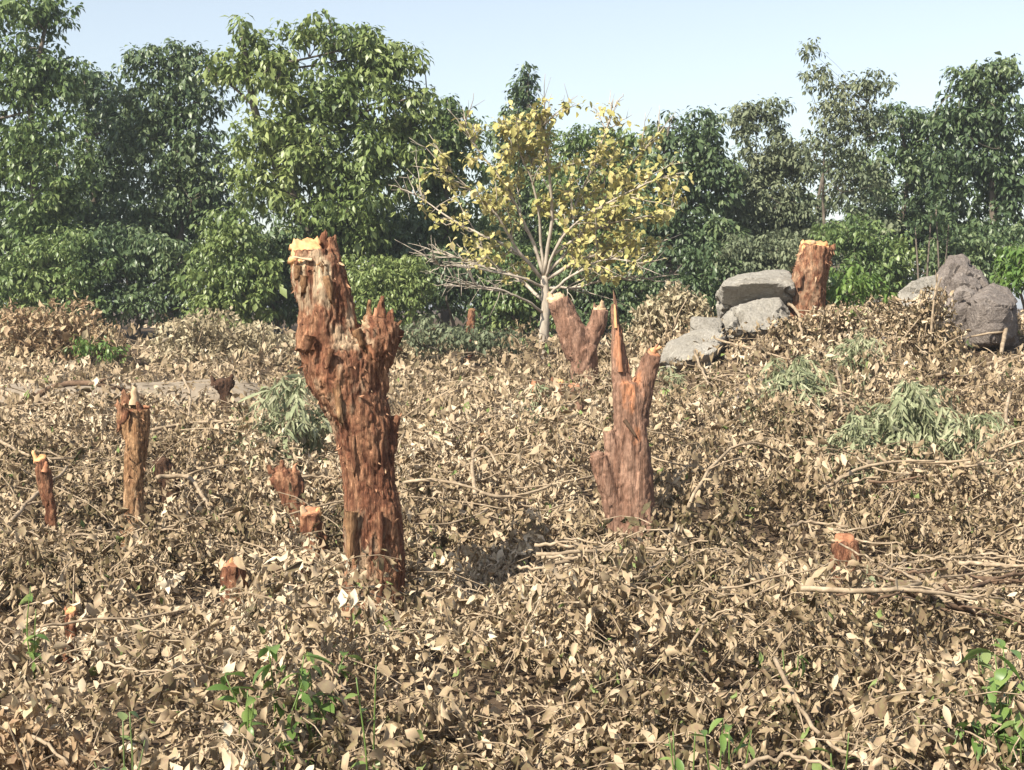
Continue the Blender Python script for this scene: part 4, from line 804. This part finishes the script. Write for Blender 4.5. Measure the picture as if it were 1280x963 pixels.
# ------------------------------------------------------------------ green plants
def weed(label, px, py, wpx, hpx, n, mat='leaf_weed', seed=0, lmul=.21, group=None, lift=.1, shapes=None, name='weed'):
    """drooping plant with arching stems and narrow leaves"""
    rs = np.random.default_rng(seed); q = hit(px, py+hpx*.5); D = q[1]; k = mpp(D); B = np.array([q[0], D, float(ground(q[0], D))]); T = empty(name, B); tag(T, label, 'plant', group)
    b = Bag(); ps, as_ = [], []; topz = P(px, py-hpx*.5, D)[2]-B[2]+.06
    for s in range(n):
        az = rs.uniform(0, 6.28); ro = rs.uniform(.1, 1.35)*wpx*.5*k; h = topz*rs.uniform(.45, 1.05)
        c0 = rs.normal(0, .12, 3)*[wpx*k, wpx*k, 0]; c1 = np.array([math.cos(az)*ro*.5, math.sin(az)*ro*.5, h]); c2 = np.array([math.cos(az)*ro, math.sin(az)*ro, h*rs.uniform(.6, .95)]); c1[:2] += c0[:2]; c2[:2] += c0[:2]
        C = catmull(np.array([c0, c1*.55+[0, 0, h*.25], c1, c2]), 10); b.add(*tube(C, np.linspace(.006, .002, 10), 4, closed=False))
        for w_ in range(24):
            i = rs.integers(3, 10); ps.append(C[i]+rs.normal(0, .02, 3)); d = np.array([math.cos(az), math.sin(az), 0])*.5+rs.normal(0, .5, 3); d[2] = -abs(rs.normal(.6, .4))+.1; as_.append(d)
    p = np.array(ps); a = np.array(as_); m = len(p); nr = rs.normal(0, .5, (m, 3)); nr[:, 2] += .7
    link('stems', b.mesh('stems'), M['leaf_weed'], T)
    link('foliage', strew('foliage', shapes or NARR, p, a, nr, lmul*hpx*k*rs.lognormal(0, .25, m), rs.beta(2, 2, m)), M[mat], T)
    return T
weed('clump of narrow-leaved green weed just behind the tall red stump', 365, 533, 115, 95, 44, 'leaf_weed', 401)
weed('greyish drooping weed on the slope under the dark flat slab', 992, 503, 115, 90, 36, 'leaf_weed', 403)
weed('largest drooping narrow-leaved weed on the open slope', 1135, 542, 130, 100, 48, 'leaf_weed', 405)
weed('small drooping weed beside the largest one', 1072, 574, 100, 80, 30, 'leaf_weed', 407)
weed('yellowing drooping weed at the far side of the largest one', 1212, 568, 110, 80, 30, 'leaf_weed', 409)
weed('wilted weed in the leaf litter beyond the root loop', 660, 515, 50, 45, 12, 'leaf_weed', 411)
weed('thin green weed by the foot of the split stump', 845, 498, 75, 60, 20, 'leaf_weed', 413)
weed('tuft of green weed poking through leaves below the mound stump', 1075, 453, 80, 55, 20, 'leaf_weed', 415)
tree('shrub', 'low green and brown scrub behind the tall red stump', 24.5, 560, [(530, 415, 40, 22), (580, 420, 40, 20), (625, 425, 35, 18)], 'leaf_grey', .03, 3.6, 7.5, seed=421, cat='shrub', nl=4, sub=30)
tree('shrub', 'bright green bush beside the stump on the mound', hit(1062, 385)[1]+.4, 1062, [(1062, 345, 28, 20), (1085, 358, 28, 18), (1050, 368, 22, 16)], 'leaf_fresh', .025, 3.6, 10.5, seed=423, cat='shrub', nl=6, sub=40)
tree('shrub', 'yellow-green leafy bush beyond the broad dark boulder', hit(1262, 410)[1]+1.8, 1285, [(1275, 318, 26, 26), (1290, 340, 40, 30), (1262, 345, 18, 16)], 'leaf_fresh', .03, 4.5, 11, seed=425, cat='shrub', nl=6, sub=40)
tree('shrub', 'small green sprig growing out of the orange-brown heap', 24.2, 115, [(112, 432, 26, 18), (135, 440, 20, 14)], 'leaf_fresh', .02, 3., 9, seed=427, cat='shrub', nl=4, sub=20)
def seedling(label, px, py, leaves, mat='leaf_fresh', lpx=26, hpx=60, seed=0, width=None):
    """foreground broad-leaved plant: every leaf a part; leaves (px, py, length factor)"""
    rs = np.random.default_rng(seed); q = hit(px, py, .1); D = q[1]; B = np.array([q[0], D, float(ground(q[0], D))]); k = mpp(D); T = empty('seedling', B); tag(T, label, 'plant')
    tz = P(px, py-hpx, D)-B; z0 = float(pile(q[0], D))*.6; Cs = []
    for st in range(1 if leaves < 9 else 2 if leaves < 14 else 4):
        e = tz*rs.uniform(.65, 1.0) if st else tz.copy(); e[:2] += rs.normal(0, lpx*k*(.9 if st else .2), 2); C = catmull(np.array([rs.normal(0, .015, 3)*[1, 1, 0]+[0, 0, -.02], e*.5+rs.normal(0, .012, 3), e]), 10); Cs.append(C)
        V, F = tube(C, np.linspace(.005, .0022, 10), 5); link('stem', mesh('stem', V, F, np.full(len(V), .6)), M[mat], T)
    for i in range(leaves):
        C = Cs[i % len(Cs)]; jj = [j for j in range(2, 10) if C[j][2] > z0] or [8, 9]; j = jj[int(rs.integers(0, len(jj)))]; az = rs.uniform(0, 6.28)
        v, f = leaf_shape(5, rs.uniform(.34, .5), rs.uniform(.2, 1.3), rs.uniform(.05, .5), rs.uniform(-.4, .4)); s = lpx*k*rs.uniform(.5, 1.2)
        me = mesh('leaf', v, f, np.full(len(v), rs.uniform(.05, .95)), True); o = link('leaf', me, M[mat], T, C[j]); o.scale = (s, s, s); o.rotation_euler = (rs.uniform(-.9, .6), rs.uniform(-.5, .5), az)
seedling('seedling with large glossy green leaves in the dark hollow below the tall stump', 345, 890, 34, lpx=42, hpx=80, seed=501)
seedling('dull leafy seedling low in the brush under the large-leaved seedling', 310, 920, 22, lpx=34, hpx=60, seed=503)
seedling('slender upright pale green seedling in front of the dark hollow', 465, 930, 12, lpx=22, hpx=100, seed=505)
seedling('bushy green seedling with big leaves at the edge beside the branch pile', 1262, 930, 40, 'leaf_fresh', 46, 115, seed=507)
seedling('small fresh green seedling beside the curved branches', 905, 960, 20, lpx=34, hpx=60, seed=509)
seedling('low green seedling between the curved branch and the smooth branch', 1000, 870, 12, 'leaf_fresh', 28, 50, seed=511)
seedling('little green sprout beside the bushy edge seedling', 1180, 905, 12, 'leaf_fresh', 28, 50, seed=513)
seedling('broad grey-green leafed sprout beside the slanting tan stick', 1085, 740, 7, 'leaf_weed', 28, 35, seed=515)
seedling('yellow-green sprout among dry leaves near the tiny orange stub', 40, 778, 13, 'leaf_fresh', 22, 45, seed=517)
seedling('tiny fresh sprout beneath the arched branch', 1060, 962, 14, 'leaf_fresh', 28, 45, seed=519)
seedling('small sprout low by the red-brown tangle', 160, 945, 16, 'leaf_mid', 26, 55, seed=521)

seedling('leafy green sprig right beside the large-leaved seedling', 385, 872, 22, 'leaf_fresh', 34, 60, seed=523)
seedling('green sprig drooping over dry leaves next to the bushy edge seedling', 1235, 880, 20, 'leaf_mid', 40, 65, seed=525)
seedling('low leafy sprig under the bushy edge seedling', 1275, 955, 22, 'leaf_fresh', 42, 70, seed=527)
seedling('bright sprig at the foot of the small fresh green seedling', 860, 962, 14, 'leaf_fresh', 28, 45, seed=529)

# ------------------------------------------------------------------ haze over the clearing
hb = Bag(); x0, x1, y0, y1, z0, z1 = -930, 930, -100, 1600, -2.5, 13.5
V = np.array([[x, y, z] for x in (x0, x1) for y in (y0, y1) for z in (z0, z1)], float); F = np.array([[0, 1, 3, 2], [4, 6, 7, 5], [0, 4, 5, 1], [2, 3, 7, 6], [0, 2, 6, 4], [1, 5, 7, 3]])
m = bpy.data.materials.new('haze'); m.use_nodes = True; t = m.node_tree; t.nodes.remove(t.nodes['Principled BSDF'])
pv = t.nodes.new('ShaderNodeVolumePrincipled'); pv.inputs['Density'].default_value = .0010; pv.inputs['Color'].default_value = (.86, .92, 1, 1); pv.inputs['Anisotropy'].default_value = .2
t.links.new(pv.outputs[0], t.nodes['Material Output'].inputs['Volume'])
o = link('haze', mesh('haze', V, F), m); tag(o, 'thin pale haze hanging over the clearing and the wood', 'haze', kind='stuff')
